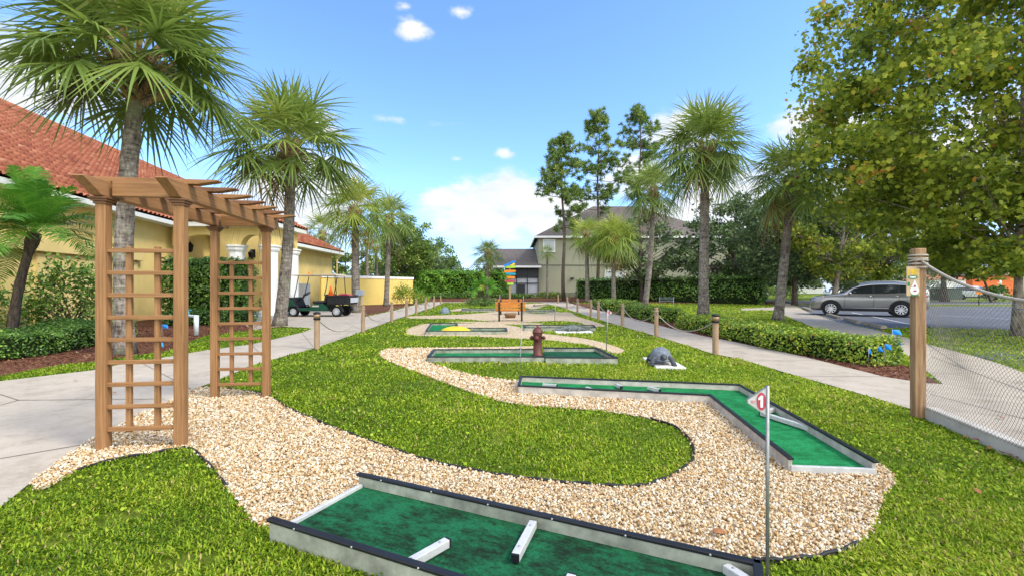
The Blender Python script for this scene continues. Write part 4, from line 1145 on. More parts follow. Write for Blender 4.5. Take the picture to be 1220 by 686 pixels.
# ------------------------------------------------------------------ net post, net, rope
def net_post(loc, rz, label, h=1.80, card=True):
    t = thing('net_post', label, 'post', loc, rz)
    mb = MB(); mb.box((0, 0, h / 2 - .05), (.102, .102, h + .10)); mb.build('post', M['netpost'], t, bevel=.008)
    mb = MB()
    for k in range(5):
        z = h - .075 - k * .030; tl = .010 * sin(k * 2.1)
        r = .076
        mb.tube([(r * cos(a) * (1.0 if abs(cos(2 * a)) < .95 else .98), r * sin(a), z + tl * sin(a)) for a in [i * pi / 10 for i in range(21)]], .0105, 6)
    mb.build('rope_wrap', M['rope'], t)
    if card:
        cd = MB(); cd.box((0, 0, 0), (.115, .012, .31)); co = cd.build('sign_card', M['bench'], t); co.location = (-.078, -.060, 1.45)
        co.data.materials[0] = m_plain('sign_wood', (0.55, 0.40, 0.24), .8)
        def bit(nm, mt, fn):
            b = MB(); fn(b); b.build(nm, M[mt], co)
        bit('lettering', 'signyellow', lambda b: [b.box((x, -.0075, .095 + dz), (w_, .003, h_)) for x, w_, h_, dz in ((-.040, .012, .055, 0), (-.030, .02, .012, .02), (-.004, .030, .055, .002), (.024, .010, .055, 0), (.036, .022, .014, .018), (.036, .022, .014, -.018))])
        M3 = Matrix.Rotation(pi / 2, 4, 'X')
        bit('oval_mark', 'signgreen', lambda b: b.lathe([(1, -.001), (1, .001)], (-.004, -.0075, .042), 20, 0, False, Matrix.Diagonal((.045, 1, .019, 1)) @ M3))
        bit('oval_centre', 'white', lambda b: b.lathe([(1, -.001), (1, .001)], (-.004, -.0105, .042), 20, 0, False, Matrix.Diagonal((.030, 1, .009, 1)) @ M3))
        bit('pale_figure', 'white', lambda b: [b.lathe([(1, -.001), (1, .001)], (.012, -.0075, -.095), 20, 0, False, Matrix.Diagonal((.040, 1, .046, 1)) @ M3), b.prism([(-.018, -.06), (.012, .018), (.040, -.06)], 'y', -.0115, -.0090)])
        bit('green_patch', 'signgreen', lambda b: [b.box((-.040, -.0075, -.03), (.022, .003, .04)), b.box((.012, -.0075, -.148), (.07, .003, .012))])
        bit('red_patch', 'redsign', lambda b: [b.lathe([(1, -.001), (1, .001)], (.012, -.0125, -.050), 12, 0, False, Matrix.Diagonal((.010, 1, .012, 1)) @ M3), b.lathe([(1, -.001), (1, .001)], (.014, -.0125, -.100), 12, 0, False, Matrix.Diagonal((.014, 1, .008, 1)) @ M3)])
    return t
NP0 = Vector((4.355, 4.88, 0)); NP1 = Vector((3.62, 2.05, 0))
net_post(NP0, radians(-14), 'tall rough timber post wrapped with rope holding the net and small card')
net_post(NP1, radians(12), 'second timber net post standing close beside the camera', 1.80, False)
def net():
    t = thing('barrier_net', 'grey diamond mesh net hung from drooping rope beside the pavement', 'net', NP0, 0)
    ax = (NP1 - NP0); Ln = ax.length; ax.normalize(); nrm = Vector((-ax.y, ax.x, 0))
    def topz(u):          # rope height
        a = 1.66 - .40 * (1 - (1 - u / .55) ** 2) if u < .55 else 1.26 + .42 * ((u - .55) / .45) ** 1.6
        return a
    def P(u, v):
        zt = topz(u) - .01; z = .11 + (zt - .11) * v
        wob = .05 * sin(u * 9 + v * 3) * sin(v * pi) + .03 * sin(v * 7 + u * 4) * sin(pi * min(1, max(0, u))) * sin(v * pi)
        return ax * (u * Ln + .06) + nrm * wob + Vector((0, 0, z))
    cell = .036
    Hh = 1.35; nU = Ln / cell; r = .00145
    mb = MB()
    def strand(u0, sgn):
        pts = []
        N_ = 16
        for k in range(N_ + 1):
            v = k / N_; u = u0 + sgn * v * Hh / Ln * .72 + .008 * sin(v * 6 + u0 * 20)
            if 0 <= u <= 1: pts.append(P(u, v))
        if len(pts) > 1: mb.tube(pts, r, 3, 0, True, False)
    k0 = int(-.8 * Hh / cell) - 1
    for k in range(k0, int(nU) + 1): strand(k * cell / Ln, 1)
    for k in range(0, int(nU + .8 * Hh / cell) + 1): strand(k * cell / Ln, -1)
    mb.build('mesh', M['net'], t)
    mb = MB(); mb.tube([P(u, 1) + Vector((0, 0, .012)) for u in np.linspace(0, 1, 24)], .014, 7); mb.build('top_rope', M['rope'], t)
    rr = random.Random(4); mb = MB()
    for k in range(46):      # the gathered fold of net hanging off the rope
        u = .40 + .24 * rr.random(); p = P(u, 1) + Vector((rr.uniform(-.03, .03), rr.uniform(-.03, .03), rr.uniform(-.07, .0)))
        q = P(min(1, u + rr.uniform(.02, .09)), 1) + Vector((rr.uniform(-.03, .03), 0, rr.uniform(-.09, .0)))
        mb.tube([p, p.lerp(q, .5) + Vector((0, 0, -.02)), q], .004, 3)
    mb.build('gathered_fold', M['net'], t)
net()

# ------------------------------------------------------------------ fire hydrant
def hydrant():
    t = thing('fire_hydrant', 'maroon fire hydrant standing in the long putting lane', 'hydrant', (.515, 9.15, CZ))
    mb = MB(); mb.lathe([(.115, 0), (.115, .02), (.088, .03), (.085, .40), (.095, .41), (.095, .445), (.085, .45)], (0, 0, 0), 20); mb.build('barrel', M['hydrant'], t)
    mb = MB(); mb.lathe([(.105, .45), (.108, .47), (.095, .485), (.085, .52), (.05, .555), (.02, .565)], (0, 0, 0), 20); b = mb.build('bonnet', M['hydrant'], t)
    mb = MB(); mb.lathe([(.022, .56), (.022, .60), (.015, .605)], (0, 0, 0), 6); mb.build('operating_nut', M['hydrant_top'], b)
    for ang, r in ((pi, .045), (0, .04), (-pi / 2 - .25, .055)):
        R = Matrix.Rotation(ang, 4, 'Z') @ Matrix.Rotation(pi / 2, 4, 'Y')
        mb = MB(); mb.lathe([(r * .8, .06), (r * .8, .105), (r, .108), (r, .14), (r * .5, .145), (r * .35, .165)], (0, 0, .355), 14, 0, True, R)
        mb.build('outlet_cap', M['hydrant'], t)
hydrant()

# ------------------------------------------------------------------ turtle, alligator, dome
def turtle():
    t = thing('turtle_statue', 'grey turtle statue facing the camera on a pale slab', 'statue', (2.69, 8.22, .03), radians(-9))
    t.scale = (.88, .88, .95)
    mb = MB()
    # shell : lathe-ish dome with scute ridges
    nu, nv = 40, 14; vs = []; fs = []
    for i in range(nv + 1):
        ph = (pi / 2) * i / nv
        for k in range(nu):
            a = 2 * pi * k / nu
            r = cos(ph) ** .85
            z = .09 + .215 * sin(ph) ** 1.0
            ridge = 1 - .035 * (abs(sin(a * 4)) < .16) * (ph < 1.2) - .03 * (abs(ph - .55) < .06) - .03 * (abs(ph - 1.05) < .06)
            vs.append((.215 * r * cos(a) * ridge, .27 * r * sin(a) * ridge, z * (ridge * .4 + .6)))
    for i in range(nv):
        for k in range(nu): fs.append((i * nu + k, i * nu + (k + 1) % nu, (i + 1) * nu + (k + 1) % nu, (i + 1) * nu + k))
    mb.add(vs, fs, 0, True); 
    mb.lathe([(.6, .055), (1.0, .068), (1.10, .082), (1.06, .10), (.93, .112)], (0, 0, 0), 40, 0, True, Matrix.Diagonal((.218, .275, 1, 1)))
    mb.build('shell', M['turtle'], t)
    mb = MB(); mb.ell((0, 0, .085), (.17, .24, .05), 20, 8); mb.build('belly', M['turtle_skin'], t)
    mb = MB(); mb.tube([(0, -.20, .10), (0, -.27, .125), (0, -.31, .15)], [.058, .050, .05], 12); mb.ell((0, -.345, .165), (.066, .078, .058), 14, 10); mb.ell((0, -.400, .150), (.042, .036, .036), 10, 8)
    h = mb.build('head', M['turtle_skin'], t)
    mb = MB(); [mb.ell((s * .052, -.375, .185), (.012, .010, .010), 8, 6) for s in (-1, 1)]; mb.build('eye', M['black'], h)
    mb = MB(); mb.tube([(.034, -.418, .134), (0, -.437, .132), (-.034, -.418, .134)], .004, 5); mb.build('mouth', M['black'], h)
    for sx, sy in ((-1, -1), (1, -1), (-1, 1), (1, 1)):
        mb = MB(); mb.tube([(sx * .11, sy * .17, .12), (sx * .18, sy * .22, .095), (sx * .205, sy * .255, .03), (sx * .215, sy * .285, .012)], [.06, .055, .048, .045], 12)
        mb.ell((sx * .217, sy * .285 - .015, .016), (.05, .062, .018), 12, 6)
        for c in (-1, 0, 1): mb.ell((sx * .217 + c * .026, -.068 + sy * .285, .010), (.010, .018, .009), 6, 5)
        mb.build('leg', M['turtle_skin'], t)
    mb = MB(); mb.tube([(0, .25, .08), (0, .33, .05)], [.03, .008], 8); mb.build('tail', M['turtle_skin'], t)
    a, b, c = Vector(G(765.5, 427)), Vector(G(782, 439)), Vector(G(818, 439.8)); d = a + (c - b)
    mb = MB(); mb.prism([tuple(a), tuple(b), tuple(c), tuple(d)], 'z', -.02, .03); o = mb.build('stone_slab', M['slab'], bevel=.006)
    tag(o, 'flat pale slab under the turtle statue', 'slab'); hard.append([tuple(a), tuple(b), tuple(c), tuple(d)])
turtle()
def alligator():
    t = thing('alligator_statue', 'grey alligator statue lying on a pale slab behind the hydrant lane', 'statue', (1.92, 14.5, .03), radians(4))
    mb = MB()
    pts = [(-.575, 0, .048), (-.56, 0, .047), (-.48, 0, .05), (-.40, 0, .055), (-.31, 0, .065), (-.24, 0, .095), (-.17, 0, .09), (-.05, 0, .095), (.10, 0, .095), (.22, 0, .08), (.34, .02, .06), (.48, .05, .045), (.60, .09, .03)]
    rad = [.008, .028, .035, .04, .05, .075, .075, .10, .10, .08, .055, .035, .012]
    mb.tube(pts, rad, 14); mb.build('body', M['gator'], t)
    mb = MB()
    for i in range(14):
        x = -.16 + i * .055; z = .185 - .004 * max(0, i - 5) ** 1.7
        for s in (-1, 0, 1): mb.lathe([(.018, 0), (.012, .02), (.002, .038)], (x, s * .035, z - abs(s) * .012), 5)
    mb.build('back_ridge', M['gator'], t)
    for x in (-.10, .20):
        for s in (-1, 1):
            mb = MB(); mb.tube([(x, s * .07, .08), (x - .01, s * .145, .06), (x - .05, s * .155, .015)], [.036, .03, .025], 8); mb.ell((x - .075, s * .155, .010), (.045, .03, .012), 8, 5); mb.build('leg', M['gator'], t)
    for s in (-1, 1):
        mb = MB(); mb.ell((-.27, s * .035, .165), (.022, .018, .022), 8, 6); mb.build('eye_bump', M['gator'], t)
    mb = MB(); mb.box((1.95, 14.45, .005), (1.16, .62, .05)); o = mb.build('stone_slab', M['slab'], bevel=.006); tag(o, 'flat pale slab under the alligator statue', 'slab')
    hard.append([(1.37, 14.14), (2.53, 14.14), (2.53, 14.76), (1.37, 14.76)])
alligator()
mb = MB(); mb.ell((0, 0, 0), (.27, .27, .34), 24, 12, 0, None, 0); mb.lathe([(.275, -.01), (.285, .02), (.275, .04)], (0, 0, 0), 24)
o = mb.build('dome_ornament', M['bluegrey'], None, 0, (-3.78, 25.6, 0)); tag(o, 'small rounded blue grey dome on the lawn left of bench', 'ornament')

# ------------------------------------------------------------------ benches, pot, signpost
def bench(loc, label, rz=0.0):
    t = thing('park_bench', label, 'bench', loc, rz, 'orange slatted benches')
    for s in (-1, 1):
        mb = MB(); mb.box((s * .475, 0, .40), (.075, .055, .82)); mb.build('post', M['black'], t, bevel=.006)
        mb = MB(); mb.box((s * .475, .26, .40), (.05, .50, .05)); mb.box((s * .475, .48, .20), (.05, .05, .40)); mb.build('arm_frame', M['black'], t, bevel=.005)
    for k, z in enumerate((.50, .63, .76)):
        mb = MB(); mb.box((0, .048, z), (1.26, .04, .105)); mb.build('back_slat', M['bench'], t, bevel=.008)
    for y in (.12, .25, .38, .50):
        mb = MB(); mb.box((0, y, .445), (1.26, .11, .04)); mb.build('seat_slat', M['bench'], t, bevel=.008)
bench((-.065, 19.2, 0), 'orange slatted bench with black posts, nearer one seen from behind')
bench((-.12, 24.2, 0), 'orange slatted bench half hidden behind the nearer bench')
mb = MB(); mb.lathe([(.22, 0), (.27, .14), (.28, .22), (.25, .22), (.24, .16)], (0, 0, 0), 18)
t = mb.build('planter_tub', M['hydrant'], None, 0, (-.08, 21.6, 0)); tag(t, 'low brown round tub on gravel under the bench', 'tub')
t.data.materials[0] = m_plain('brown_tub', (0.20, 0.115, 0.06), .8)
def signpost():
    t = thing('signpost', 'wooden signpost with colourful arrow boards behind the benches', 'signpost', (-.12, 30, 0))
    mb = MB(); mb.box((-.02, 0, 1.45), (.13, .13, 2.95)); mb.build('post', M['post'], t, bevel=.01)
    for z, x0, x1, mt, tilt in ((3.02, -.42, .40, 'blue', .42), (2.98, .0, .34, 'signyellow', .1), (2.80, -.28, .40, 'lime', 0), (2.52, -.40, .40, 'signorange', .04), (2.35, -.30, .40, 'teal', -.05), (2.12, -.22, .34, 'signorange', 0), (1.88, -.36, .32, 'redsign', 0), (1.70, -.20, .26, 'lime', 0)):
        mb = MB(); hw = .075; L_ = x1 - x0
        mb.prism([(-L_ / 2, -hw), (L_ / 2 - .09, -hw), (L_ / 2, 0), (L_ / 2 - .09, hw), (-L_ / 2, hw)], 'y', -.02, .02)
        o = mb.build('arrow_board', M[mt], t, bevel=.004); o.location = ((x0 + x1) / 2, -.09, z); o.rotation_euler = (0, -tilt, 0)
signpost()
def swing():
    t = thing('garden_bench', 'small pale metal bench in front of the dark hedge', 'bench', (12.4, 36.5, 0), radians(-10))
    for s in (-1, 1):
        mb = MB(); mb.box((s * .7, 0, .45), (.05, .05, .9)); mb.box((s * .7, .2, .42), (.05, .5, .05)); mb.build('frame', M['boxgrey'], t)
    for z in (.45, .62, .78):
        mb = MB(); mb.box((0, -.0, z), (1.6, .035, .03)); mb.build('slat', M['boxgrey'], t)
    t.scale = (.75, .75, .85)
swing()
mb = MB(); mb.lathe([(.11, 0), (.13, .06), (.12, .11), (.05, .13)], (0, 0, 0), 14); mb.tube([(0, 0, .1), (.12, -.06, .17)], [.07, .085], 12)
o = mb.build('ground_spotlight', M['black'], None, 0, (9.1, 25.5, 0)); tag(o, 'small black spotlight on the lawn near palm trunk', 'spotlight')
# ------------------------------------------------------------------ buildings
def tile_plane(name, e0, e1, up, Ls, trim0=0.0, trim1=0.0, parent=None, period=.30, course=.40, seed=1):
    """barrel tile slope. e0->e1 eave line; up: unit vector up the slope; trim0/1 = how far the ends move inward per metre up"""
    rs = np.random.RandomState(seed)
    e0 = np.array(e0, float); e1 = np.array(e1, float); up = np.array(up, float)
    ex = e1 - e0; W = np.linalg.norm(ex); ex /= W
    nn = np.cross(ex, up); nn = nn if nn[2] > 0 else -nn
    per = 6; nu = int(W / period * per); nv = int(Ls / course)
    us = np.linspace(0, W, nu + 1)
    ph = (us / period) % 1.0
    wave = np.sqrt(np.clip(1 - ((ph - .5) / .36) ** 2, 0, 1)) * .085
    V = []; T = []
    for j in range(nv):
        for (s, lift) in ((j * Ls / nv, .105), ((j + 1) * Ls / nv + .01, .0)):
            u0 = trim0 * s; u1 = W - trim1 * s
            if u1 < u0: u0 = u1 = (u0 + u1) / 2
            uu = np.clip(us, u0, u1)
            V.append(e0 + ex * uu[:, None] + up * s + nn * (wave + lift)[:, None])
            ti = np.floor(us / period).astype(int)
            T.append(np.clip(rs.normal(.5, .2, ti.max() + 2)[ti] , 0, 1))
    V = np.concatenate(V); T = np.concatenate(T); k = nu + 1
    Fs = []
    for j in range(2 * nv - 1):
        a = np.arange(nu) + j * k
        Fs.append(np.stack([a, a + 1, a + 1 + k, a + k], 1))
    Fs = np.concatenate(Fs)
    # drop degenerate faces
    A = V[Fs]; ar = np.linalg.norm(np.cross(A[:, 2] - A[:, 0], A[:, 3] - A[:, 1]), axis=1)
    Fs = Fs[ar > 1e-4]
    o = np_obj(name, V, [Fs], M['tile'], parent, T)
    return o
def vec(*a): return np.array(a, float)
def clubhouse():
    t = thing('clubhouse', 'yellow stucco clubhouse with terracotta tiled roofs and white porch columns', 'house', (-16, 22, 0))
    O = Vector((16, -22, 0))
    def B(mb, name, mat, parent=None, **k):
        mb.v = [(v[0] + 16, v[1] - 22, v[2]) for v in mb.v]
        return mb.build(name, mat, parent or t, **k)
    a = vec(-.166, .986, 0); n = vec(.986, .166, 0); E0 = vec(-15.4, 18.4, 0)
    def E(s, d=0, z=0): return E0 + a * s + n * d + vec(0, 0, z)
    # main hall
    s0, s1 = -13, 36
    mb = MB(); mb.prism([tuple(E(s0, -.6)[:2]), tuple(E(s1, -.6)[:2]), tuple(E(s1, -19.4)[:2]), tuple(E(s0, -19.4)[:2])], 'z', -.05, 4.45); B(mb, 'wall', M['stucco'])
    D = 10.0; sl = .65; up = -n + vec(0, 0, sl); up /= np.linalg.norm(up); Ls = D * sqrt(1 + sl * sl)
    o = tile_plane('roof', E(s0 - 1, 0, 4.52) + vec(16, -22, 0), E(s1, 0, 4.52) + vec(16, -22, 0), up, Ls, 0, 1 / sqrt(1 + sl * sl), t, seed=2)
    rz = 4.52 + D * sl
    mb = MB(); mb.tube([tuple(E(s0 - 1, -D, rz + .03)), tuple(E(s1 - D, -D, rz + .03))], .15, 8)
    mb.tube([tuple(E(s1 - D, -D, rz + .03)), tuple(E(s1, 0, 4.55))], .13, 8)
    for sA, sB in ((8, 11), (13.5, 17.5)): mb.beam(tuple(E(sA, -D + .9, rz - .42)), tuple(E(sB, -D + .9, rz - .42)), .35, .14)
    B(mb, 'ridge_cap', M['tilecap'], o)
    # back slope and hip closing planes (plain)
    mb = MB(); mb.add([E(s0 - 1, -D, rz), E(s1 - D, -D, rz), E(s1, -2 * D, 4.5), E(s0 - 1, -2 * D, 4.5)], [(0, 1, 2, 3)]); mb.add([E(s1 - D, -D, rz), E(s1, 0, 4.5), E(s1, -2 * D, 4.5)], [(0, 1, 2)]); mb.add([E(s0 - 1, -D, rz), E(s0 - 1, 0, 4.5), E(s0 - 1, -2 * D, 4.5)], [(0, 1, 2)])
    B(mb, 'rear_roof', M['tilecap'], o)
    mb = MB(); mb.beam(tuple(E(s0 - 1, -.02, 4.44)), tuple(E(13, -.02, 4.44)), .10, .18); mb.beam(tuple(E(s0 - 1, -.33, 4.38)), tuple(E(13, -.33, 4.38)), .5, .05); B(mb, 'fascia', M['soffit'], o)
    # left part: projecting trim band with arched niche
    mb = MB(); mb.beam(tuple(E(-11, -.50, 2.78)), tuple(E(1.5, -.50, 2.78)), .24, .42); B(mb, 'trim_band', M['stucco_light'], bevel=.02)
    arc = [tuple(E(-4.9 + 1.0 * cos(q), -.48, 2.55 + .95 * sin(q))) for q in np.linspace(0, pi, 15)]
    mb = MB(); mb.tube(arc, .10, 8); B(mb, 'arch_moulding', M['stucco_light'])
    for sA, sB in ((-3.7, -1.0), (-.3, 1.3)):
        mb = MB(); mb.beam(tuple(E(sA, -.58, 1.25)), tuple(E(sB, -.58, 1.25)), .12, 2.5); B(mb, 'pilaster', M['stucco_light'])
    # portico
    x0, x1, y0, y1, ez = -17.0, -11.2, 21.5, 24.9, 4.5
    sl2 = .60; hy = (y1 - y0) / 2; hz = hy * sl2; q = sqrt(1 + sl2 ** 2); Ls2 = hy * q
    off = vec(16, -22, 0)
    p1 = tile_plane('roof', vec(x0, y0, ez) + off, vec(x1, y0, ez) + off, vec(0, 1, sl2) / q, Ls2, 0, 1 / q, t, seed=3)
    tile_plane('roof', vec(x1, y0, ez) + off, vec(x1, y1, ez) + off, vec(-1, 0, sl2) / q, Ls2, 1 / q, 1 / q, t, seed=4)
    mb = MB(); R = (x1 - hy, (y0 + y1) / 2, ez + hz + .05)
    mb.tube([R, (x1, y0, ez + .05)], .10, 6); mb.tube([R, (x1, y1, ez + .05)], .10, 6); mb.tube([(x0, R[1], R[2]), R], .10, 6)
    mb.add([(x0, y1, ez), (x1, y1, ez), R, (x0, R[1], R[2])], [(0, 1, 2, 3)])
    B(mb, 'ridge_cap', M['tilecap'], p1)
    mb = MB(); mb.box(((x0 + x1) / 2, y0 + .05, ez - .07), (x1 - x0, .08, .2)); mb.box((x1 - .05, (y0 + y1) / 2, ez - .07), (.08, y1 - y0 - .1, .2)); mb.box(((x0 + x1) / 2, (y0 + y1) / 2, ez - .14), (x1 - x0 - .2, y1 - y0 - .2, .04)); B(mb, 'fascia', M['soffit'], p1)
    # portico beam with arches
    def arch(xa, xb, zt, zb, n_=10): return [(xa + (xb - xa) * (1 - cos(k)) / 2, zb + (zt - zb) * sin(k)) for k in np.linspace(0, pi, n_)]
    bx0, bx1 = -16.4, -11.55; f = 21.95
    poly = [(bx0, 4.34), (bx0, 3.45)] + arch(-16.1, -13.72, 3.98, 3.45) + arch(-13.08, -12.02, 3.98, 3.45) + [(bx1, 3.45), (bx1, 4.34)]
    mb = MB(); mb.prism(poly, 'y', f, f + .45); B(mb, 'portico_beam', M['stucco'])
    poly = [(f + .46, 4.34), (f + .46, 3.45)] + arch(f + .7, 24.3, 3.98, 3.45) + [(24.5, 3.45), (24.5, 4.34)]
    mb = MB(); mb.prism(poly, 'x', bx1 - .45, bx1); B(mb, 'portico_beam', M['stucco'])
    for (cx, cy) in ((-13.4, f + .22), (-11.8, f + .22), (-11.8, 24.3)):
        mb = MB(); mb.lathe([(.36, .0), (.36, 3.40)], (cx, cy, 0), 8, 0, False, None, pi / 8)
        c_ = B(mb, 'column', M['white'])
        mb = MB(); mb.lathe([(.46, 0), (.46, .25), (.40, .34)], (cx, cy, 0), 8, 0, False, None, pi / 8); B(mb, 'column_base', M['white'], c_)
        mb = MB(); mb.lathe([(.40, 3.18), (.44, 3.26), (.44, 3.34), (.50, 3.40), (.50, 3.47)], (cx, cy, 0), 8, 0, False, None, pi / 8); B(mb, 'capital', M['white'], c_)
    mb = MB(); mb.box((-14.2, 23.4, .04), (5.6, 4.4, .14)); B(mb, 'porch_floor', M['porch'], bevel=.02)
    mb = MB(); mb.box((-15.4, 26.1, 2.2), (4.4, .25, 4.4)); B(mb, 'wall', M['stucco'])
    # right wing
    wx0, wx1, wy0, wy1 = -26.0, -15.25, 27.5, 41.3
    mb = MB(); mb.box(((wx0 + wx1 - .9) / 2, (wy0 + wy1) / 2, 2.2), (wx1 - wx0 - .9, wy1 - wy0 - .9, 4.5)); B(mb, 'wall', M['stucco'])
    hw = 5.3; sl3 = .56; q3 = sqrt(1 + sl3 ** 2)
    w = tile_plane('roof', vec(wx1, wy0, 4.6) + off, vec(wx1, wy1, 4.6) + off, vec(-1, 0, sl3) / q3, hw * q3, 1 / q3, 1 / q3, t, seed=5)
    tile_plane('roof', vec(wx0, wy0, 4.6) + off, vec(wx1, wy0, 4.6) + off, vec(0, 1, sl3) / q3, hw * q3, 1 / q3, 1 / q3, t, seed=6)
    Ra, Rb = (wx1 - hw, wy0 + hw, 4.65 + hw * sl3), (wx1 - hw, wy1 - hw, 4.65 + hw * sl3)
    mb = MB(); mb.tube([(wx1, wy1, 4.65), Rb], .11, 6); mb.tube([(wx1, wy0, 4.65), Ra], .11, 6); mb.tube([Ra, Rb], .11, 6); mb.add([(wx1, wy1, 4.6), (wx0, wy1, 4.6), Rb], [(0, 1, 2)]); B(mb, 'ridge_cap', M['tilecap'], w)
    mb = MB(); mb.box((wx1 - .03, (wy0 + wy1) / 2, 4.5), (.14, wy1 - wy0, .22)); mb.box((wx1 - .28, (wy0 + wy1) / 2, 4.40), (.42, wy1 - wy0 - .1, .05)); mb.box(((wx0 + wx1) / 2, wy1 - .03, 4.5), (wx1 - wx0, .12, .22)); B(mb, 'fascia', M['soffit'], w)
    wl = wx1 - .45
    mb = MB(); mb.box((wl + .04, 32.2, 2.75), (.10, 1.7, 2.3)); wf = B(mb, 'window', M['stucco_light'], bevel=.02)
    mb = MB(); mb.box((wl + .095, 32.2, 2.75), (.03, 1.4, 2.0)); B(mb, 'pane', M['blind'], wf)
    mb = MB(); mb.box((wl + .115, 32.2, 2.75), (.03, .05, 2.0)); mb.box((wl + .116, 32.2, 2.75), (.03, 1.4, .05)); B(mb, 'sash', M['white'], wf)
    mb = MB(); mb.tube([(wx1 - .05, 40.9, 4.4), (wl + .12, 40.5, 4.0), (wl + .12, 40.5, .1)], .06, 8); B(mb, 'downspout', M['stucco_light'])
    # wall lamps
    for P, nv in ((E(5.2, -.58, 3.60), n), (vec(-14.76, 25.96, 3.38), vec(0, -1, 0))):
        p = Vector(P); d = Vector(nv); s = Vector((-d.y, d.x, 0))
        mb = MB(); mb.beam(p + Vector((0, 0, -.22)), p + Vector((0, 0, .22)), .22, .06, 0, tuple(d)); mb.tube([p, p + d * .14 + Vector((0, 0, .14)), p + d * .2 + Vector((0, 0, .05))], .03, 6)
        c_ = p + d * .24
        mb.lathe([(.05, -.36), (.11, -.30), (.15, -.02), (.17, 0), (.05, .13), (.015, .20)], tuple(c_), 8)
        B(mb, 'wall_lamp', M['black'])
clubhouse()

def enclosure():
    A, Bp = Vector((-14.8, 35.6, 0)), Vector((-9.55, 43.5, 0)); d = (Bp - A).normalized(); n = Vector((d.y, -d.x, 0))
    t = thing('enclosure_wall', 'low yellow wall with white coping beside the palms', 'wall', A)
    mb = MB(); z = Vector((0, 0, 1.12)); mb.beam(-d * .2 + z, (Bp - A) + z, .22, 2.30); b = (Bp - A); mb.beam(b - d * .11 + z, b - d * .11 - Vector((n.x, n.y, 0)) * 8 + z, .22, 2.30); mb.build('wall', M['wallyellow'], t)
    mb = MB(); z = Vector((0, 0, 2.36)); mb.beam(-d * .2 + z, b + d * .06 + z, .34, .20); mb.beam(b - d * .11 - n * .18 + z, b - d * .11 - n * 8 + z, .34, .20); mb.build('coping', M['white'], t)
enclosure()

def green_house():
    t = thing('apartment_building', 'two storey sage green building with brown hipped roof behind the pines', 'building', (3.5, 60, 0))
    Wd, Dp, ez = 25.0, 16.0, 8.25
    mb = MB(); mb.box((Wd / 2, Dp / 2, ez / 2), (Wd, Dp, ez)); mb.build('wall', M['green_wall'], t)
    mb = MB(); mb.box((Wd / 2, -.02, 4.5), (Wd + .1, .08, .10)); mb.box((-.02, Dp / 2, 4.5), (.08, Dp, .10)); mb.box((Wd / 2, -.015, .45), (Wd + .06, .06, .9)); mb.build('belt_trim', m_plain('sage_trim', (.17, .18, .13), .9), t)
    o = .5; mb = MB(); r0, r1 = 8.6, 15.0; rz = ez + 5.4
    vs = [(-o, -o, ez), (Wd + o, -o, ez), (Wd + o, Dp + o, ez), (-o, Dp + o, ez), (r0, Dp / 2, rz), (r1, Dp / 2, rz)]
    mb.add(vs, [(0, 1, 5, 4), (1, 2, 5), (2, 3, 4, 5), (3, 0, 4)]); rf = mb.build('roof', M['shingle'], t)
    mb = MB(); mb.box((Wd / 2, -o - .02, ez - .12), (Wd + 2 * o, .08, .26)); mb.box((-o - .02, Dp / 2, ez - .12), (.08, Dp + 2 * o, .26)); mb.box((Wd / 2, -o / 2, ez - .22), (Wd + 2 * o - .2, o - .1, .04)); mb.build('fascia', M['white'], rf)
    def win(x, z, w, h, mt, fr='white'):
        mb = MB()
        for dx, dz, ww, hh in ((0, h / 2, w + .2, .12), (0, -h / 2, w + .2, .12), (-w / 2 - .04, 0, .12, h - .12), (w / 2 + .04, 0, .12, h - .12)): mb.box((x + dx, -.03, z + dz), (ww, .12, hh))
        f = mb.build('window', M[fr], t); mb = MB(); mb.box((x, -.005, z), (w, .05, h)); mb.build('pane', M[mt], f)
    win(10.1, 3.0, 2.6, 1.5, 'blind'); win(21.2, 3.0, .9, 2.0, 'blind'); win(1.4, 7.0, 1.4, 1.6, 'blind')
    mb = MB(); mb.box((4.4, -.16, 2.75), (.45, .28, .14)); mb.build('wall_light', M['black'], t)
    # lower lanai wing on the left
    lx0, lx1, ly0 = -4.4, 0, -.6
    mb = MB(); mb.box(((lx0 + lx1) / 2, ly0 + .1, 1.4), (lx1 - lx0, .2, 2.8)); mb.box((-2.2, 6, 2.2), (4.3, 12, 4.4)); mb.build('lanai_wall', M['greywall'], t)
    mb = MB(); mb.box(((lx0 + lx1) / 2, ly0 - .03, 3.45), (lx1 - lx0 - .05, .12, 1.2)); s = mb.build('lanai_screen', M['screen'], t)
    mb = MB()
    for x in (-4.3, -2.9, -1.5, -.1): mb.box((x, ly0 - .08, 2.1), (.10, .10, 4.1))
    for z in (2.1, 2.85, 4.05, .3): mb.box((-2.2, ly0 - .085, z), (4.3, .09, .09))
    mb.build('lanai_frame', M['black'], t)
    mb = MB(); mb.box((-2.3, ly0 - .04, 1.3), (1.0, .12, 1.3)); mb.build('lanai_opening', M['screen'], t)
    mb = MB(); mb.add([(-6.0, -1.1, 4.3), (.3, -1.1, 4.3), (.3, 9, 7.4), (-8.0, 9, 7.4), (-6.0, -1.1, 4.15), (.3, -1.1, 4.15), (.3, 9, 7.25), (-8.0, 9, 7.25)], [(0, 1, 2, 3), (7, 6, 5, 4), (0, 4, 5, 1), (3, 7, 4, 0), (2, 6, 7, 3), (1, 5, 6, 2)]); r2 = mb.build('roof', M['shingle'], t)
    mb = MB(); mb.box((-2.85, -1.16, 4.22), (6.3, .08, .24)); mb.build('fascia', M['white'], r2)
green_house()
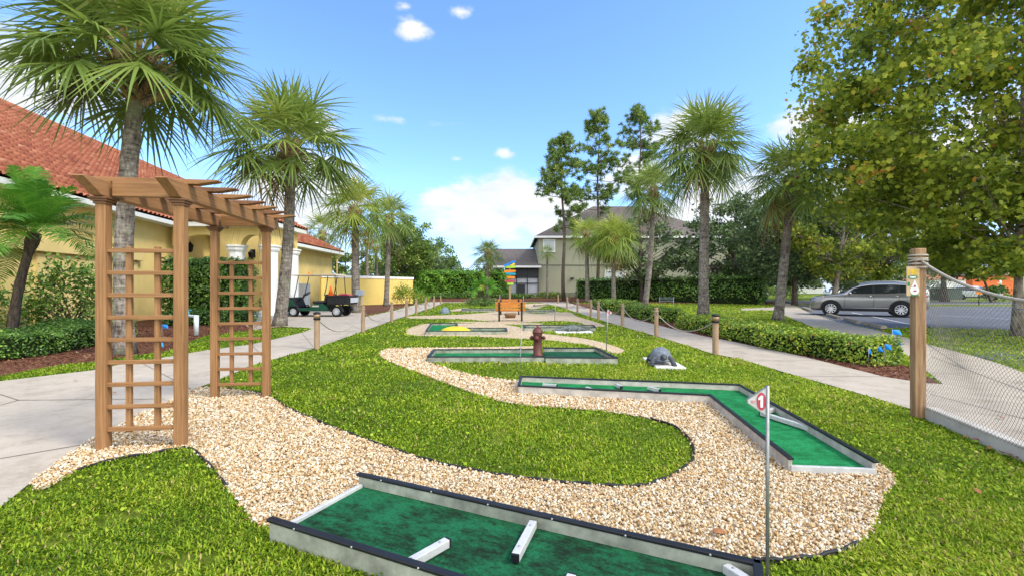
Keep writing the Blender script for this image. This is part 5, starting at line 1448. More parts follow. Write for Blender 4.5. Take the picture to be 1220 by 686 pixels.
def pool_cage():
    t = thing('pool_enclosure', 'black framed screened pool enclosure rising above the back hedge', 'pool cage', (-7.4, 74, 0))
    mb = MB(); W, Dp, z0, z1, ins = 9.0, 10.0, 4.2, 6.4, 2.0
    P0 = [(0, 0), (W, 0), (W, Dp), (0, Dp)]
    for i in range(7):
        x = W * i / 6; mb.beam((x, 0, 0), (x, 0, z0), .09, .09); mb.beam((x, Dp, 0), (x, Dp, z0), .09, .09)
        xt = min(max(x, ins), W); mb.beam((x, 0, z0), (xt, ins, z1), .08, .08); mb.beam((xt, ins, z1), (xt, Dp, z1), .08, .08)
    for z in (z0, 3.0, 1.2): mb.beam((0, 0, z), (W, 0, z), .09, .09); mb.beam((0, 0, z), (0, Dp, z), .09, .09)
    for i in range(4):
        y = Dp * i / 3; mb.beam((0, y, 0), (0, y, z0), .09, .09); mb.beam((0, y, z0), (ins, max(y, ins), z1), .08, .08)
    for y in (ins, 5, 8, Dp): mb.beam((ins, y, z1), (W, y, z1), .08, .08)
    mb.beam((1, 1, 5.3), (W, 1, 5.3), .07, .07); mb.beam((ins, ins, z1), (ins, Dp, z1), .08, .08)
    mb.build('frame', M['black'], t)
pool_cage()
def far_house(label, x, y, w, d, h, wall, roof, name='house', parts=()):
    t = thing(name, label, 'house', (x, y, 0))
    mb = MB(); mb.box((0, d / 2, h / 2), (w, d, h)); mb.build('wall', M[wall], t)
    mb = MB(); o = .5; rz = h + d * .2
    mb.add([(-w / 2 - o, -o, h), (w / 2 + o, -o, h), (w / 2 + o, d + o, h), (-w / 2 - o, d + o, h), (-w / 2 + d / 2.4, d / 2, rz), (w / 2 - d / 2.4, d / 2, rz)], [(0, 1, 5, 4), (1, 2, 5), (2, 3, 4, 5), (3, 0, 4), (3, 2, 1, 0)]); mb.build('roof', M[roof], t)
    for (px, pz, pw, ph, mt) in parts:
        mb = MB(); mb.box((px, -.03, pz), (pw, .1, ph)); f = mb.build('window', M['white'], t); mb = MB(); mb.box((px, -.09, pz), (pw - .2, .04, ph - .2)); mb.build('pane', M[mt], f)
    return t
far_house('white house with orange tile roof behind the net post', 92.0, 96, 7.5, 8, 3.3, 'white', 'tilecap', parts=((-1.5, 1.6, 2.2, 1.8, 'glass'), (2.0, 1.6, 1.4, 2.2, 'blind')))
far_house('orange walled house seen through the net at right', 104, 98, 9.5, 8, 4.2, 'orange_wall', 'shingle', parts=((1.2, 1.8, .5, 3.4, 'white'),))
far_house('low pale house behind the trees above the silver vehicle', 76, 130, 26, 9, 3.2, 'white', 'shingle', parts=((-6, 1.6, 3, 1.6, 'glass'), (4, 1.6, 3, 1.6, 'glass')))
# ------------------------------------------------------------------ vehicles
def wheel(parent, c, r, w, side, rim='rim'):
    T = Matrix.Rotation(pi / 2, 4, 'X')
    mb = MB(); mb.lathe([(r * .64, -w / 2), (r * .93, -w / 2), (r, -w * .32), (r, w * .32), (r * .93, w / 2), (r * .64, w / 2), (r * .62, 0)], (0, 0, 0), 28, 0, True, T)
    o = mb.build('wheel', M['tyre'], parent); o.location = c
    mb = MB(); y = -w / 2 * 1.03 * (-1 if side < 0 else 1)
    for k in range(10):
        a = 2 * pi * k / 10; b = a + .10
        mb.beam((r * .10 * cos(a), y, r * .10 * sin(a)), (r * .60 * cos(b), y * 1.05, r * .60 * sin(b)), .045, .03, 0, (0, 1, 0))
    mb.tube([(r * .62 * cos(q), y, r * .62 * sin(q)) for q in np.linspace(0, 2 * pi, 29)], r * .045, 6, 0, True, False)
    mb.lathe([(.07, -.02), (.07, .02)], (0, y, 0), 14, 0, False, T)
    mb.build('rim', M[rim], o)
    return o
def suv(label, loc, rz, paint, name='suv', cat='SUV', full=True, scale=1.0, group=None):
    """x forward is -x (nose at x=0), length 4.78, y across"""
    t = thing(name, label, cat, loc, rz, group); t.scale = (scale,) * 3
    #        x    zb   belt  roof  hw   rw
    S = [(0.00, .42, .66, .66, .62, .50), (.05, .30, .80, .80, .76, .56), (.20, .26, .92, .92, .86, .62), (.45, .26, .99, .99, .905, .66), (.90, .26, 1.05, 1.05, .93, .70), (1.25, .26, 1.09, 1.10, .94, .72),
         (1.55, .26, 1.10, 1.30, .94, .70), (1.85, .26, 1.10, 1.48, .945, .68), (2.10, .26, 1.105, 1.60, .945, .665), (2.50, .26, 1.11, 1.665, .945, .66), (3.00, .26, 1.12, 1.69, .945, .66), (3.50, .26, 1.14, 1.68, .945, .655), (3.95, .26, 1.17, 1.64, .94, .645), (4.30, .27, 1.19, 1.585, .925, .63), (4.52, .30, 1.18, 1.42, .905, .62), (4.66, .34, 1.10, 1.20, .87, .62), (4.74, .42, .98, 1.00, .82, .62), (4.78, .50, .80, .82, .74, .6)]
    def ring(x, zb, bl, rf, hw, rw):
        cab = rf - bl
        p = [(hw * .82, zb), (hw * .97, zb + .10), (hw * .985, zb + .24), (hw, bl - .30 if bl - .30 > zb + .3 else zb + .3), (hw * .995, bl - .14), (hw * .955, bl - .02), (hw * .935, bl)]
        p = [(y, min(z, bl)) for y, z in p]
        p += [(hw * .935 + (rw - hw * .935) * .5, bl + cab * .52 + .012), (rw + (.06 if cab > .2 else 0), bl + cab * .86 + .018), (rw * .86, bl + cab * .97 + .025), (rw * .45, rf + .035), (0, rf + .042)]
        return p
    K = 12; vs = []; fs = []
    # densify stations
    St = []
    for i in range(len(S) - 1):
        for k in range(3):
            f = k / 3; St.append(tuple(S[i][j] * (1 - f) + S[i + 1][j] * f for j in range(6)))
    St.append(S[-1])
    rings = [ring(*s) for s in St]
    mb = MB(); n = len(rings)
    for sgn in (1, -1):
        o = len(vs)
        for s, r in zip(St, rings):
            for (y, z) in r: vs.append((s[0], sgn * y, z))
        for i in range(n - 1):
            for k in range(K - 1):
                q = (o + i * K + k, o + i * K + k + 1, o + (i + 1) * K + k + 1, o + (i + 1) * K + k); fs.append(q if sgn > 0 else q[::-1])
    # nose and tail closing
    for i in (0, n - 1):
        loop = [i * K + k for k in range(K)] + [n * K + i * K + k for k in range(K - 2, -1, -1)]
        fs.append(tuple(loop))
    mb.add(vs, fs, 0, True); body = mb.build('body', paint, t)
    body.modifiers.new('w', 'WELD').merge_threshold = .001
    sb = body.modifiers.new('s', 'SUBSURF'); sb.levels = 1; sb.render_levels = 1
    def interp(x):
        for i in range(len(S) - 1):
            if S[i][0] <= x <= S[i + 1][0]:
                f = (x - S[i][0]) / (S[i + 1][0] - S[i][0]); return tuple(S[i][j] * (1 - f) + S[i + 1][j] * f for j in range(6))
        return S[-1]
    def side_pt(x, v, out):     # v 0 belt .. 1 roof edge
        x_, zb, bl, rf, hw, rw = interp(x); r = ring(x_, zb, bl, rf, hw, rw)
        a, b, c = r[6], r[7], r[8]
        if v < .55: f = v / .55; y, z = a[0] + (b[0] - a[0]) * f, a[1] + (b[1] - a[1]) * f
        else: f = (v - .55) / .45; y, z = b[0] + (c[0] - b[0]) * f, b[1] + (c[1] - b[1]) * f
        return y + out, z
    def glass(nm, xs, lo, hi, sgn, parent=body, out=.012, mt='carglass'):
        g = MB(); vv = []; m = len(xs)
        for i, (x) in enumerate(xs):
            for v in (lo[i], (lo[i] + hi[i]) / 2, hi[i]):
                y, z = side_pt(x, v, out); vv.append((x, sgn * y, z))
        ff = []
        for i in range(m - 1):
            for k in range(2): ff.append((i * 3 + k, i * 3 + k + 1, i * 3 + 3 + k + 1, i * 3 + 3 + k))
        g.add(vv, ff, 0, True); return g.build(nm, M[mt], parent)
    for sgn in (1, -1):
        glass('window_surround', [1.62, 1.9, 2.2, 2.6, 3.0, 3.5, 3.9, 4.2, 4.38], [.02] * 7 + [.05, .3], [.10, .78, .86, .9, .9, .9, .88, .8, .4], sgn, out=.008, mt='blacktrim')
        glass('side_window', [1.78, 2.0, 2.2, 2.45, 2.62], [.08] * 5, [.30, .74, .80, .83, .83], sgn, out=.018)
        glass('side_window', [2.74, 3.0, 3.3, 3.60], [.08] * 4, [.84, .84, .84, .83], sgn, out=.018)
        glass('side_window', [3.70, 3.9, 4.1, 4.30], [.09, .1, .16, .36], [.82, .80, .74, .50], sgn, out=.018)
        # wheel arches and wells, sill cladding
        for wx in (.93, 3.71):
            a = MB()
            for k in range(18):
                q0, q1 = pi * k / 18 - .12, pi * (k + 1) / 18 - .12 + (.24 if k == 17 else 0)
                q0 = -.25 + (pi + .5) * k / 18; q1 = -.25 + (pi + .5) * (k + 1) / 18
                R0, R1 = .385, .455
                y = .945 * (interp(wx)[4] / .945)
                P = [(wx + R * cos(q), sgn * (y + .012), .37 + R * sin(q)) for R, q in ((R0, q0), (R1, q0), (R1, q1), (R0, q1))]
                a.add(P, [(0, 1, 2, 3)])
            a.build('wheel_arch', M['blacktrim'], body)
            a = MB(); a.lathe([(.39, -.01), (.39, .01)], (wx, sgn * (interp(wx)[4] + .0), .37), 28, 0, False, Matrix.Rotation(pi / 2, 4, 'X')); a.build('wheel_well', M['black'], body)
        a = MB(); a.box((2.32, sgn * .935, .33), (1.95, .05, .15)); a.build('sill', M['blacktrim'], body, bevel=.02)
        a = MB(); a.tube([(1.42, sgn * .93, .40), (3.25, sgn * .945, .42)], .014, 6); a.build('door_trim', M['alu'], body)
        for hx in (2.50, 3.52):
            a = MB(); a.tube([(hx - .10, sgn * .955, 1.0), (hx + .10, sgn * .955, 1.005)], .018, 6); a.build('door_handle', paint, body)
        for dx in (1.50, 2.66, 3.62):
            a = MB(); a.tube([(dx, sgn * .944, .44), (dx + .02, sgn * .951, .75), (dx + .03, sgn * .925, 1.07)], .006, 4); a.build('door_gap', M['black'], body)
        a = MB(); a.ell((1.72, sgn * 1.03, 1.14), (.085, .11, .075), 12, 8); a.beam((1.72, sgn * .92, 1.10), (1.72, sgn * 1.0, 1.12), .05, .03); a.build('wing_mirror', paint, body)
        # lights
        a = MB(); a.add([(.10, sgn * .60, .83), (.22, sgn * .84, .84), (.62, sgn * .925, .93), (.60, sgn * .91, 1.00), (.22, sgn * .80, .965), (.10, sgn * .58, .93)], [(0, 1, 2, 3, 4, 5)]); ob = a.build('headlight', M['lamp_clear'], body); ob.modifiers.new('s', 'SOLIDIFY').thickness = .09
        a = MB(); a.ell((.58, sgn * .925, .955), (.06, .02, .022), 8, 6); a.build('indicator', M['amber'], body)
        a = MB(); a.ell((.11, sgn * .68, .50), (.05, .11, .07), 12, 8); a.build('fog_lamp', M['black'], body)
        a = MB(); a.ell((4.58, sgn * .80, 1.02), (.14, .14, .075), 12, 8); a.build('tail_light', M['lamp_red'], body)
        wheel(t, (.93, sgn * .85, .365), .365, .22, -sgn); wheel(t, (3.71, sgn * .85, .365), .365, .22, -sgn)
        a = MB(); a.tube([(2.1, sgn * .62, 1.66), (2.6, sgn * .62, 1.735), (3.6, sgn * .62, 1.75), (4.2, sgn * .60, 1.66)], .016, 6); a.build('roof_rail', M['alu'], body)
    def cross(nm, x0, v0, x1, v1, mt, out=.02):       # windscreen / rear glass
        g = MB(); vv = []
        for f in np.linspace(0, 1, 6):
            x = x0 + (x1 - x0) * f; x_, zb, bl, rf, hw, rw = interp(x); r = ring(x_, zb, bl, rf, hw, rw)
            for y in np.linspace(-1, 1, 7):
                yy = y * (r[8][0] if rf - bl > .2 else r[7][0]) * .98; z = np.interp(abs(yy), [q[0] for q in r[:6:-1]], [q[1] for q in r[:6:-1]])
                vv.append((x, yy, z + out))
        ff = [(i * 7 + k, i * 7 + k + 1, i * 7 + 8 + k, i * 7 + 7 + k) for i in range(5) for k in range(6)]
        g.add(vv, ff, 0, True); g.build(nm, M[mt], body)
    cross('windscreen', 1.34, 0, 2.10, 1, 'carglass'); cross('rear_window', 4.33, 0, 4.62, 1, 'carglass')
    a = MB(); a.box((.045, 0, .76), (.05, .86, .17)); a.build('grille', M['black'], body, bevel=.02)
    a = MB(); a.box((.06, 0, .42), (.08, 1.1, .16)); a.build('lower_intake', M['blacktrim'], body, bevel=.02)
    return t
# nose points up-left and away, left flank to the camera
SUV_RZ = atan2(-.57, .82)        # body +x (towards tail) runs (+.82,-.57)
rear = Vector((18.8, 22.0, 0)); fr = rear - Vector((.82, -.57, 0)) * 2.79
ax = Vector((.82, -.57, 0)); side = Vector((-ax.y, ax.x, 0))
nose = rear - ax * 3.71 + side * .90
suv('silver grey SUV parked nose-in to the pavement near the net post', (nose.x, nose.y, 0), atan2(ax.y, ax.x), M['carpaint'])
suv('white SUV parked tail-on in front of the orange house', (59.5, 55, 0), radians(128), M['whitepaint'], full=True, group='white vehicles parked far off')
suv('white vehicle half hidden by dark hedge end and palm trunk', (33.0, 59, .0), radians(172), M['whitepaint'], 'parked_car', 'car', group='white vehicles parked far off')
suv('pale distant car parked beyond the shade trees left of the silver vehicle', (59.5, 86, 0), radians(20), M['whitepaint'], 'parked_car', 'car', group='white vehicles parked far off')
suv('white car behind the net between timber post and green cabinet', (53.5, 64, 0), radians(4), M['whitepaint'], 'parked_car', 'car', group='white vehicles parked far off')

def golf_cart():
    t = thing('utility_cart', 'dark green utility golf cart with black cargo bed beside the yellow wall', 'golf cart', (-9.6, 22.9, .01), radians(-3))
    # x to the right = rear, y depth
    for sy in (-1, 1):
        mb = MB(); mb.prism([(-1.45, .28), (.55, .28), (.62, .42), (.35, .62), (-.10, .62), (-.18, .42), (-1.02, .42), (-1.22, .82), (-1.40, .86), (-1.56, .55)], 'y', sy * .55 - .02, sy * .55 + .02); mb.build('side_panel', M['cartgreen'], t, bevel=.01)
    mb = MB(); mb.box((-.35, 0, .33), (2.2, 1.06, .10)); mb.build('floor_pan', M['blacktrim'], t)
    mb = MB(); mb.prism([(-1.60, .40), (-1.56, .78), (-1.36, .95), (-1.18, .92), (-1.10, .45), (-1.2, .35)], 'y', -.52, .52); mb.build('front_cowl', M['blacktrim'], t, bevel=.03)
    mb = MB(); mb.box((.10, 0, .50), (.50, 1.0, .26)); mb.build('seat_base', M['cartgreen'], t, bevel=.02)
    mb = MB(); mb.box((.08, 0, .70), (.56, 1.06, .13)); mb.build('seat', M['blacktrim'], t, bevel=.04)
    mb = MB(); mb.prism([(.36, .68), (.44, 1.10), (.54, 1.10), (.50, .68)], 'y', -.53, .53); mb.build('backrest', M['blacktrim'], t, bevel=.03)
    mb = MB(); mb.box((1.10, 0, .62), (1.05, 1.16, .06))
    for sy in (-1, 1): mb.box((1.10, sy * .57, .82), (1.05, .04, .38))
    for x in (.60, 1.62): mb.box((x, 0, .82), (.04, 1.10, .38))
    for sy in (-1, 1):
        for i in range(6): mb.box((.68 + i * .17, sy * .60, .82), (.05, .03, .36))
        mb.box((1.10, sy * .595, 1.02), (1.12, .06, .05))
    mb.build('cargo_bed', M['blacktrim'], t, bevel=.006)
    mb = MB(); mb.box((1.70, 0, .80), (.05, .9, .24)); mb.build('tailgate', M['ltgrey'], t, bevel=.01)
    for (x, r) in ((-1.12, .24), (1.05, .26)):
        for sy in (-1, 1):
            wheel(t, (x, sy * .52, r), r, .20, -sy, 'ltgrey')
            a = MB()
            for k in range(10):
                q0, q1 = pi * k / 10, pi * (k + 1) / 10
                a.add([(x + R * cos(q), sy * y, r + R * sin(q)) for R, q, y in ((r + .06, q0, .46), (r + .06, q0, .66), (r + .06, q1, .66), (r + .06, q1, .46))], [(0, 1, 2, 3)])
            ob = a.build('mudguard', M['blacktrim'], t); ob.modifiers.new('s', 'SOLIDIFY').thickness = .03
    mb = MB()
    for sy in (-1, 1):
        mb.tube([(.40, sy * .52, 1.02), (.52, sy * .52, 1.5), (.58, sy * .52, 1.98)], .02, 6); mb.tube([(1.02, sy * .54, 1.02), (.98, sy * .54, 1.6), (.95, sy * .54, 1.98)], .02, 6); mb.tube([(-1.15, sy * .48, .9), (-1.0, sy * .5, 1.5), (-.9, sy * .52, 1.98)], .02, 6)
    mb.build('roof_strut', M['black'], t)
    mb = MB(); mb.prism([(-1.25, 2.0), (-1.2, 2.04), (.9, 2.09), (1.02, 2.06), (1.05, 2.0)], 'y', -.62, .62); r = mb.build('roof', M['canopy'], t, bevel=.015)
    mb = MB(); mb.lathe([(.07, 0), (.07, .04), (.055, .05), (.05, .13), (.02, .15)], (-.52, -.2, 2.06), 12); mb.build('beacon', M['signorange'], r)
    Tw = Matrix.Translation((-.62, -.26, 1.10)) @ Matrix.Rotation(-.55, 4, 'Y')
    mb = MB(); mb.tube([(.19 * cos(q), .19 * sin(q), 0) for q in np.linspace(0, 2 * pi, 21)], .018, 6, 0, True, False); mb.beam((-.18, 0, 0), (.18, 0, 0), .03, .02); mb.beam((0, -.18, 0), (0, .18, 0), .03, .02)
    o = mb.build('steering_wheel', M['black'], t); o.matrix_local = Tw
    mb = MB(); mb.tube([(-.62, -.26, 1.09), (-1.15, -.26, .70)], .022, 6); mb.build('steering_column', M['black'], t)
    mb = MB(); mb.box((-.02, -.575, .52), (.34, .008, .07)); mb.build('side_decal', M['alu'], t)
golf_cart()
mb = MB(); mb.box((0, 0, .015), (.30, .30, .03)); mb.lathe([(.125, .03), (.03, .47), (.02, .48)], (0, 0, 0), 18)
o = mb.build('traffic_cone', M['orange'], None, 0, (-8.98, 22.55, 1.03), ); tag(o, 'orange traffic cone standing on the utility cart bed', 'cone')
mb = MB(); mb.tube([(-.42, 0, .02), (-.2, .06, .10), (.1, 0, .11), (.42, -.05, .05)], [.03, .06, .06, .03], 10); mb.tube([(-.3, .2, .03), (.2, .25, .08)], [.07, .06], 8)
o = mb.build('hose_bag', M['redsign'], None, 0, (-8.38, 22.75, .98)); tag(o, 'red bundle lying in the utility cart bed', 'bundle')

# ------------------------------------------------------------------ small site furniture
t = thing('equipment_cabinet', 'tall light grey cabinet behind the utility cart', 'cabinet', (-12.35, 26.6, 0))
mb = MB(); mb.box((0, 0, .85), (.85, .6, 1.65)); mb.build('body', M['ltgrey'], t, bevel=.02)
mb = MB(); mb.box((0, -.31, .9), (.72, .02, 1.4)); mb.build('door', M['alu'], t, bevel=.005)
t = thing('meter_box', 'small grey meter box on a stake beside the palm trunk', 'meter box', (-8.55, 25.6, 0))
mb = MB(); mb.box((0, 0, 1.15), (.42, .22, .34)); mb.build('box', M['boxgrey'], t, bevel=.02)
mb = MB(); mb.box((0, .03, .5), (.05, .05, 1.0)); mb.build('stake', M['post'], t); mb = MB(); mb.tube([(-.1, 0, .98), (-.14, 0, .5), (-.2, 0, 0)], .016, 5); mb.tube([(.1, 0, .98), (.16, 0, .5), (.12, 0, 0)], .016, 5); mb.build('conduit', M['boxgrey'], t)
t = thing('backflow_pipe', 'pale blue and white irrigation pipe standing by the boxy hedge', 'pipe', (-9.35, 13.4, 0))
mb = MB(); mb.tube([(.05, 0, 0), (.05, 0, .60)], .065, 10); mb.build('riser', M['teeth'], t)
mb = MB(); mb.tube([(.05, 0, .56), (-.9, .5, .58)], .045, 8); mb.build('cross_pipe', M['porch'], t)
mb = MB(); mb.tube([(-.3, .18, .56), (-.30, .16, .72)], .03, 6); mb.box((-.30, .17, .74), (.16, .04, .03)); mb.build('valve', M['teal'], t)
t = thing('utility_cabinet', 'dark green utility cabinet on grass behind the net', 'utility cabinet', (51.5, 54, 0))
mb = MB(); mb.box((0, 0, .72), (2.5, 1.5, 1.38)); mb.build('body', M['boxgreen'], t, bevel=.05)
mb = MB(); mb.box((0, 0, 1.44), (2.6, 1.6, .08)); mb.build('lid', M['boxgreen'], t, bevel=.02); mb = MB(); mb.box((0, 0, .01), (2.9, 1.9, .10)); mb.build('pad', M['sidewalk'], t)
t = thing('yard_sign', 'small orange sign on a black stake in the far verge', 'sign', (38.9, 37.9, 0))
mb = MB(); mb.box((0, 0, .55), (.05, .05, 1.1)); mb.build('stake', M['black'], t); mb = MB(); mb.box((0, -.035, 1.05), (.50, .02, .26)); mb.build('panel', M['signorange'], t)
def marking_flag(loc, label, h=.45, s=1.0):
    t = thing('marking_flag', label, 'marking flag', loc, rnd.uniform(-.6, .6), 'blue marking flags')
    mb = MB(); mb.tube([(0, 0, 0), (0, 0, h)], .004, 4); mb.build('wire', M['steel'], t)
    mb = MB(); mb.add([(0, 0, h), (.10 * s, .01, h - .01), (.12 * s, -.02, h - .10), (.02, .015, h - .09)], [(0, 1, 2, 3)]); ob = mb.build('pennant', M['blue'], t); ob.modifiers.new('s', 'SOLIDIFY').thickness = .002
marking_flag((*G(193, 412), 0), 'blue marking flag low in the left planting bed behind the arbor', .52, 1.2)
marking_flag((*G(189, 424), 0), 'tiny blue marking flag at the edge of the left mulch bed', .28, .7)
for i, (x, y, h) in enumerate(((1063, 432, .62), (1045, 436, .36), (1035, 437, .33), (1054, 436.5, .40), (1070, 433, .44))):
    marking_flag((*G(x, y), 0), ('largest blue marking flag at the near end of the right low hedge', 'blue flag among hedge leaves just left of the largest flag cluster', 'leftmost small blue flag poking from the right low hedge', 'blue flag in the middle of the right hedge cluster', 'rightmost small blue flag at the hedge end')[i], h, (1.5, .7, .7, .8, .8)[i])
def wheel_stop(a, b, label):
    a = Vector((*a, 0)); b = Vector((*b, 0)); d = b - a; L_ = d.length
    t = thing('wheel_stop', label, 'wheel stop', a, atan2(d.y, d.x), 'concrete wheel stops by the pavement')
    mb = MB(); mb.prism([(-.10, 0), (-.075, .12), (.075, .12), (.10, 0)], 'x', .05, L_ - .05); mb.build('block', m_plain('old_concrete', (.34, .28, .20), .95, 0, .4, 6, .1, 0, .8), t, bevel=.02)
    mb = MB(); [mb.lathe([(.02, .12), (.02, .135)], (x, 0, 0), 8) for x in (.3, L_ - .3)]; mb.build('pin', M['steel'], t)
for i, (p, q) in enumerate((((1031, 386.5), (1054, 392)), ((1007, 380.5), (1024, 385.5)), ((986, 375.8), (1000, 379.5)), ((957, 367.2), (966, 370.5)))):
    wheel_stop(G(*p), G(*q), f'stained concrete wheel stop, {ordn[i]} to the camera along the pavement')
t = wheel_stop((8.95, 7.55), (9.6, 6.2), 'pale concrete wheel stop seen through the net at right')
# ------------------------------------------------------------------ palms
def base_top(px, Y, tx, ty):
    """trunk base at photo x px on the ground at depth Y, crown base at photo (tx,ty) same depth"""
    b = Vector(((px - CX) * Y / F, Y, 0)); p = AT(tx, ty, Y); return b, p - b
b, t_ = base_top(148, 9.64, 163, 112)
sabal_palm('tall cabbage palm rising behind the wooden arbor, its crown cut by the picture top', b, t_, .185, 2.65, 21, nf=64, nleaf=34, bend=-.12, fruits=3, dead=0, boot_len=1.6, elmin=-20)
b, t_ = base_top(333, 16.9, 346, 200)
sabal_palm('cabbage palm leaning gently beside the utility cart', b, t_, .215, 3.05, 5, nf=60, nleaf=30, bend=.10, dead=2, fruits=1, boot_len=1.2, elmin=-30)
b, t_ = base_top(424, 26.5, 423, 264)
sabal_palm('stout cabbage palm next to the small grey meter box', b, t_, .25, 2.75, 8, 'frond_yellow', 50, 24, boots=True, dead=2)
b, t_ = base_top(460, 36.0, 464, 270)
sabal_palm('slim cabbage palm at the right end of the yellow enclosure wall', b, t_, .21, 2.8, 9, 'frond', 48, 22, dead=2)
b, t_ = base_top(384, 47, 384, 285)
sabal_palm('cabbage palm behind the enclosure wall beside the clubhouse roof', b, t_, .26, 2.9, 12, 'frond', 34, 22, dead=3)
b, t_ = base_top(438, 50, 437, 292)
sabal_palm('slim palm behind the yellow enclosure wall, left one of a close pair', b, t_, .20, 1.9, 13, 'frond_yellow', 30, 20, dead=2)
b, t_ = base_top(450, 54, 448, 300)
sabal_palm('slim palm behind the yellow enclosure wall, right one of a close pair', b, t_, .20, 1.8, 14, 'frond', 30, 20, dead=2)
b, t_ = base_top(581, 55, 581, 308)
sabal_palm('small cabbage palm standing before the back hedge', b, t_, .20, 2.45, 15, 'frond', 40, 22, dead=2, droopy=1.4)
b, t_ = base_top(652, 55, 652, 305)
sabal_palm('smallest cabbage palm against the sage green wall', b, t_, .16, 1.45, 16, 'frond', 24, 20, dead=1, boots=False)
b, t_ = base_top(700, 46, 699, 289)
sabal_palm('yellowing cabbage palm left of the shaggy one before the big hedge', b, t_, .22, 2.8, 17, 'frond_yellow', 38, 24, dead=2)
b, t_ = base_top(731, 43.5, 731, 295)
sabal_palm('shaggy yellow green cabbage palm with a brown hanging frond', b, t_, .22, 3.2, 18, 'frond_yellow', 54, 28, dead=3, droopy=1.5)
b, t_ = base_top(768, 31, 778, 238)
sabal_palm('slender leaning cabbage palm in front of the dark hedge', b, t_, .20, 2.65, 19, 'frond', 54, 24, dead=2, bend=.12)
b, t_ = base_top(838, 22.1, 840, 195)
sabal_palm('tall thick cabbage palm with lichen spotted trunk right of centre', b, t_, .25, 2.95, 20, 'frond', 66, 30, dead=1, boot_len=1.25)
b, t_ = base_top(927, 19.8, 943, 228)
sabal_palm('leaning cabbage palm between the low hedge and the silver vehicle', b, t_, .20, 2.45, 22, 'frond', 52, 28, dead=3)
b, t_ = base_top(516, 70, 516, 318)
sabal_palm('distant low palm behind the left end of back hedge', b, t_, .22, 3.2, 23, 'frond', 30, 20, dead=2)
# feather palms
feather_palm('feathery date palm with curved trunk by the clubhouse left corner', (-12.3, 11.3, 0), [((.45, 0, 2.75), -.15)], 2.3, 31, 32, .50, .10, nl=40)
feather_palm('cluster of small feathery palms in front of the back hedge', (-2.35, 37, 0), [((-.55, 0, 1.35), -.15), ((.05, .2, 1.7), .0), ((.6, -.1, 1.4), .15)], 1.15, 32, 16, .36, .09, nl=30)

# ------------------------------------------------------------------ pines
b = base_top(672, 51, 672, 100)[0]; pine_tree('slender pine with a bare lower trunk, leftmost of the three tall pines', b, 18.6, 3.9, 41, .42, lean=-.4)
b = base_top(713, 56, 713, 100)[0]; pine_tree('full crowned pine, middle of the three tall pines', b, 23.2, 4.2, 42, .46, nb=62)
b = base_top(762, 60, 762, 100)[0]; pine_tree('tall pine partly hidden by palms, rightmost of three', b, 25.6, 4.3, 43, .50, nb=58)

# ------------------------------------------------------------------ broadleaf trees
broad_tree('huge yellowing broadleaf tree leaning over the car park at right edge', (14.55, 13.1, 0), 2.2, (1.0, .6, 7.4), (6.2, 5.0, 6.3), .115, 640, 84000, .165, 'syc', 51, 'palebark', .60, 'broad', 'sycamore_tree', low_cut=1.95, limbs=90, shell=.30, tmean=.52, tsd=.20)
broad_tree('dark oak before the sage building, left of the thick palm', (13.6, 48, 0), 2.2, (0, 0, 5.6), (4.6, 3.5, 3.6), .22, 90, 6500, .30, 'oak', 52, 'bark', .75, name='oak_tree', group='oaks by the big hedge')
broad_tree('large dark oak behind the hedge right of the thick palm', (22.5, 46, 0), 2.4, (0, 0, 6.2), (5.6, 4, 4.9), .30, 150, 12000, .32, 'oak', 53, 'bark', .8, name='oak_tree', group='oaks by the big hedge')
broad_tree('broad dark oak filling the gap beside the leaning palm', (29.5, 50, 0), 2.2, (0, 0, 6.0), (6.0, 4, 4.6), .28, 150, 11000, .33, 'oak', 54, 'bark', .8, name='oak_tree', group='oaks by the big hedge')
broad_tree('slim dark trunked tree right of the leaning palm', (35.5, 57, 0), 2.6, (0, 0, 6.0), (5.2, 3.6, 4.2), .30, 110, 9000, .34, 'oak', 55, 'bark', .8, group='shade trees behind the car park', tmean=.6)
broad_tree('pale trunked tree directly behind the silver vehicle', (24.8, 35, 0), 3.2, (.4, 0, 6.2), (4.8, 3.4, 4.0), .24, 130, 12000, .24, 'syc', 56, 'palebark', .65, shape='broad', group='shade trees behind the car park', lean=(.8, 0), tmean=.42)
broad_tree('dark trunked tree just left of the pale trunk', (23.6, 38, 0), 2.8, (-.6, 0, 5.8), (4.6, 3.4, 3.7), .20, 120, 10000, .26, 'oak', 57, 'bark', .7, group='shade trees behind the car park', tmean=.38)
broad_tree('round tree with yellow green leaves above the silver vehicle roof', (33, 41, 0), 2.8, (0, 0, 6.6), (5.6, 4, 4.2), .24, 130, 11000, .28, 'syc', 58, 'bark', .75, shape='broad', group='shade trees behind the car park', tmean=.40)
broad_tree('far bushy tree behind the car roof', (46, 62, 0), 2.0, (0, 0, 5.2), (7, 4, 4.2), .3, 110, 8000, .38, 'oak', 59, 'bark', .95, group='shade trees behind the car park')
broad_tree('bare legged crape myrtle in front of the green cabinet', (47.5, 50, 0), 3.0, (0, 0, 5.2), (3.4, 3, 2.9), .34, 70, 5000, .32, 'oak', 60, 'bark', .7)
broad_tree('small tilted tree in front of the white vehicle at right', (49, 46.5, 0), 2.4, (-1.2, 0, 4.6), (3.0, 2.5, 2.2), .13, 60, 4200, .30, 'syc', 61, 'bark', .65, shape='broad', lean=(-1.5, 0), group='shade trees behind the car park')
broad_tree('tree closing the view behind the orange house', (112, 122, 0), 3, (0, 0, 8), (12, 6, 7), .5, 90, 5000, .8, 'oak', 62, 'bark', 1.6, group='distant trees')
broad_tree('distant tree above the white tiled house', (84, 118, 0), 3, (0, 0, 8), (11, 6, 6.5), .5, 90, 5000, .8, 'oak', 63, 'bark', 1.6, group='distant trees')
